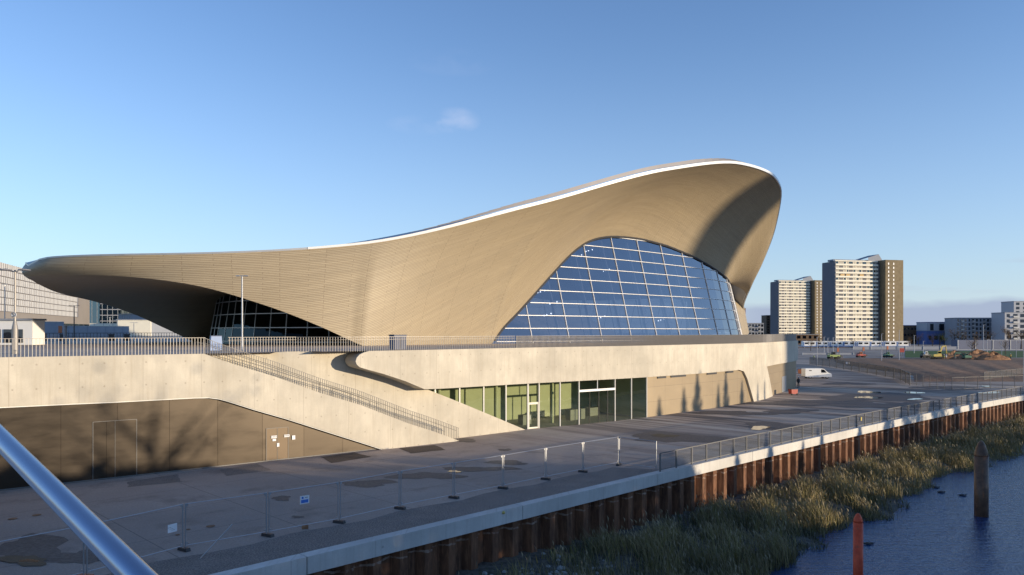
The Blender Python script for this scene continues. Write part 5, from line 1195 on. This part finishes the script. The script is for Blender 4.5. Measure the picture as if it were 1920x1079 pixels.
excavator(1757, 674.5, 'yellow excavator with raised arm on the soil', 'yellow', 1, .95); excavator(1812, 676, 'small green excavator with low arm before the soil heaps', 'mgreen', -1, .75, True)
def loader(x, y, label, mat, cabm, sc=1.0):
    c = gp(x, y); r = thing('loader', label, 'loader', (c[0], c[1], 0), .1); r.scale = (sc,) * 3
    MB().box((0, 0, 1.15), (3.6, 1.9, .7)).build('body', mat, r, world=False); cb = MB().box((-.2, -.3, 2.0), (1.2, 1.0, 1.1), taper=.85).build('cab', cabm, r, world=False); MB().box((-.2, -.82, 2.05), (.8, .04, .6)).build('window', 'glass_dark', cb, world=False)
    MB().bar((-1.6, .6, 1.9), (2.6, .6, 1.2), .25, .3).build('arm', mat, r, world=False); MB().box((2.8, .5, .9), (.8, 1.6, .8), taper=.8).build('bucket', 'dark_metal', r, world=False)
    for xx in (-1.2, 1.2):
        for yy in (-1.0, .8): MB().tube([(xx, yy, .55), (xx, yy + .3, .55)], .55, 14).build('wheel', 'black', r, world=False)
loader(1563, 674, 'lime green telescopic loader near the podium corner', 'lime', 'dark_metal'); loader(1736, 672, 'white cabbed dark machine left of the yellow excavator', 'dark_metal', 'white', .9); loader(1614, 671, 'red and dark machine in the middle of the far yard', 'red', 'orange', .8); loader(1665, 671, 'green machine at the left end of the pitch', 'mgreen', 'mgreen', .8)
for i, (x, y, mt) in enumerate(((1691, 668, 'red'), (1664, 662, 'orange'), (1619, 665, 'orange'), (1571, 667, 'orange'))):
    c = gp(x, y); g_ = thing('site_board', ['red cabin on legs at the left edge of the pitch', 'small orange sign board before the hoarding', 'orange tall sign board right of the red machine', 'orange board behind the green loader'][i], 'site board', c, 0, 'orange and red site boards'); k_ = .6 if i else 1.4
    MB().box((0, 0, 2.2), (k_ * 1.2, .4, 1.5)).build('board', mt, g_, world=False)  # plain coloured boards on legs, no lamp in them
    for s in (-.4, .4): MB().bar((s, 0, 0), (s, 0, 1.5), .12).build('leg', 'dark_metal', g_, world=False)

# ---------------------------------------------------------------- trees
def twig_tree(x, Y, h, label, mat='twig', n=900, zb0=0.0, crown=.42, name='bare_tree', grp='trees before the far buildings', leaf=.16):
    c = yp(x, Y); r = thing(name, label, 'tree', (c[0], c[1], zb0), random.uniform(0, 6), grp); m = MB(); m.tube([(0, 0, 0), (.1, 0, h * .35), (0, .1, h * .7)], [h * .022, h * .016, h * .008], 7); tips = []
    for k in range(11):
        a = random.uniform(0, 6.28); z0 = h * random.uniform(.25, .6); L = h * random.uniform(.22, .42); e = Vector((math.cos(a) * L * .75, math.sin(a) * L * .75, z0 + L * .8)); m.tube([(0, 0, z0), tuple(Vector((0, 0, z0)).lerp(e, .5) + Vector((0, 0, -.1))), tuple(e)], [h * .009, h * .006, h * .002], 5)
        tips.append((e, Vector((0, 0, z0))))
    m.build('trunk', 'bark', r, world=False)
    V = []; F = []
    P = []
    for _ in range(n):
        e, b = random.choice(tips); q = b.lerp(e, random.uniform(.35, 1.1)) + Vector([random.gauss(0, h * .06) for _ in range(3)]); P.append(q)
    for q in P:
        d = Vector([random.gauss(0, 1) for _ in range(3)]).normalized(); s_ = d.cross(Vector((0, 0, 1)) if abs(d.z) < .9 else Vector((1, 0, 0))).normalized()
        l = h * random.uniform(.02, .05); wv = h * leaf * .06; i = len(V); V += [tuple(q - s_ * wv), tuple(q + s_ * wv), tuple(q + d * l)]; F.append((i, i + 1, i + 2))
    o = raw_mesh('crown', np.array(V), np.array(F), mat, r); return r
labs = ['brown bare tree before the brown building', 'small rust tree beside the train cab', 'bare brown tree below the school windows', 'dark green bushy tree below the blue wing', 'bare tree left of the apartment block', 'rust coloured tree before the apartment block', 'brown bare tree in the middle of the apartment block', 'orange brown tree by the tallest white mast', 'tall bare tree left of the white block', 'bare tree at the right edge', 'thin bare tree standing on the pitch edge', 'yellow green slim tree before the blue wing', 'low scrubby tree below the further tower']
for i, (x, Y, h, mt) in enumerate(((1705, 430, 7, 'twig'), (1722, 420, 9, 'twig'), (1748, 420, 9, 'twig'), (1762, 415, 10, 'green_tree'), (1790, 410, 12, 'twig'), (1805, 412, 11, 'twig'), (1828, 410, 10, 'twig'), (1856, 405, 11, 'twig'), (1895, 400, 13, 'twig'), (1915, 395, 13, 'twig'), (1823, 300, 8, 'twig'), (1771, 400, 8, 'green_tree'), (1535, 420, 8, 'twig'))):
    twig_tree(x, Y, h, labs[i], mt, 700)
for i, x in enumerate((1885, 1520, 1600)): twig_tree(x, (300, 360, 395)[i], (8, 7, 6)[i], ('slim bare tree before the stand', 'small bare tree behind the podium corner masts', 'small bare tree between masts and railway')[i], 'twig', 400)

# ---------------------------------------------------------------- far bank across the river (outside the frame): added shade caster, conifers, tower
mb = MB(); q = [st(-260, 100)[:2], st(-260, 700)[:2], st(500, 1100)[:2], st(420, 330)[:2], st(220, 146)[:2], st(130, 104)[:2], st(60, 100)[:2]]
mb.prism(q, -4, .3); struct(mb.build('far_bank', 'field', None, weld=False))
def shade_hedge(s0_, s1_, t, prof, label):
    r = thing('shade_hedge', label, 'shade_hedge', st((s0_ + s1_) / 2, t, .3)); n = int((s1_ - s0_) * 620); s = rng.uniform(s0_, s1_, n); H = np.array([interp(a, prof) for a in s]) * (1 + .05 * np.sin(s * 1.3) + .04 * np.sin(s * 3.1)); tt = t + rng.normal(0, .7, n); z = .3 + H * rng.random(n)
    X = -49.5 + R2 * (s + tt); Y = 76.5 + R2 * (s - tt); P = np.stack([X, Y, z], 1); a = rng.normal(0, 1, (n, 3)); a /= np.linalg.norm(a, axis=1)[:, None]; b = np.cross(a, rng.normal(0, 1, (n, 3))); b /= np.linalg.norm(b, axis=1)[:, None]
    V = np.stack([P - a * .28, P + b * .28, P + a * .28, P - b * .28], 1) ; V = V - np.array(W[r].translation)[None, None]; V = V.reshape(-1, 3); F = np.arange(n)[:, None] * 4 + np.arange(4); raw_mesh('foliage', V, F, 'conifer', r)
    m = MB(); [m.bar(st(x, t, .2), st(x, t, .2 + interp(x, prof) * .7), .25) for x in np.arange(s0_ + 1, s1_, 3)]; m.build('stem', 'bark', r)
shade_hedge(-60, 44, 110, [(-60, 9.0), (20, 8.8), (28, 7.9), (33, 6.9), (42, 6.6), (44, 4.5)], 'unseen dense foliage row added on the far bank to shade the quay and yard')  # foliage row added out of view, heights shaped to shade quay and yard
def conifer(s, t, h, wd, label):
    r = thing('conifer', label, 'tree', st(s, t, .3), 0, 'conifers on the far bank'); MB().tube([(0, 0, 0), (0, 0, h * .97)], [.22, .03], 7).build('trunk', 'bark', r, world=False); n = int(900 * h / 8); z = rng.random(n) ** 1.25; rad = wd * (1 - z) * (1 + .25 * np.sin(z * 40)) * np.sqrt(rng.random(n)); a = rng.random(n) * 6.28
    P = np.stack([rad * np.cos(a), rad * np.sin(a), h * (.08 + .92 * z)], 1); u_ = rng.normal(0, 1, (n, 3)); u_ /= np.linalg.norm(u_, axis=1)[:, None]; v_ = np.cross(u_, rng.normal(0, 1, (n, 3))); v_ /= np.linalg.norm(v_, axis=1)[:, None]; k = .22 + .12 * (1 - z)[:, None]
    V = np.stack([P - u_ * k, P + v_ * k * .6, P + u_ * k, P - v_ * k * .6], 1).reshape(-1, 3); raw_mesh('crown', V, np.arange(n)[:, None] * 4 + np.arange(4), 'conifer', r)
for s_, h_, lb in ((29, 17, 'tall sparse bare tree behind the added foliage row on the far bank'),):
    p = st(s_, 113); twig_tree(960 + FL * p[0] / p[1], p[1], h_, lb, 'twig', 160, .3, grp=None, leaf=.2)
SH = math.tan(math.radians(22))
for i, (px_, zsh, wd) in enumerate(((1242, 2.0, 1.5), (1288, 2.8, 1.8), (1313, 4.6, 2.1), (1352, 2.8, 1.4), (1366, 4.4, 2.0), (1396, 2.9, 1.9), (1421, 2.2, .9), (1434, 2.6, .9))):
    s = s_at(px_, FT, 30, 104); t0 = smooth(s, FT); T0 = 112; d = T0 - t0
    conifer(s + d * SH, T0, zsh + d * .111 - .3, wd * 1.35, ['first conifer from the north on the far bank', 'second conifer from the north', 'tall third conifer from the north', 'slim fourth conifer from the north', 'tall fifth conifer from the north', 'sixth conifer on the far bank', 'seventh, very slim conifer', 'last slim conifer to the south'][i])
for i, s in enumerate((47, 52, 57.5, 61, 69, 77)): conifer(s, 104, (5.2, 5.9, 4.6, 5.4, 5.8, 5.0)[i], 1.3, 'low conifer number %s along the river edge of the far bank' % ('one', 'two', 'three', 'four', 'five', 'six')[i])
# tall apartment tower far to the west whose long shadow reaches the roof wing
s_ = 99; t_ = 36; D_ = 330; c = st(s_ + D_ * SH, t_ + D_, 0)
r = thing('distant_tower', 'slim grey residential tower on the far side of the river', 'tower block', c, math.radians(-20)); MB().box((0, 0, 40), (13, 13, 80)).build('wall', 'bgrey', r, world=False)
for k in range(24): MB().box((0, 0, 3 + k * 3.2), (13.3, 13.3, .9)).build('window_band', 'glass_dark', r, world=False)
MB().box((0, 0, 81), (5, 5, 2.5)).build('roof_plant', 'bgrey', r, world=False)
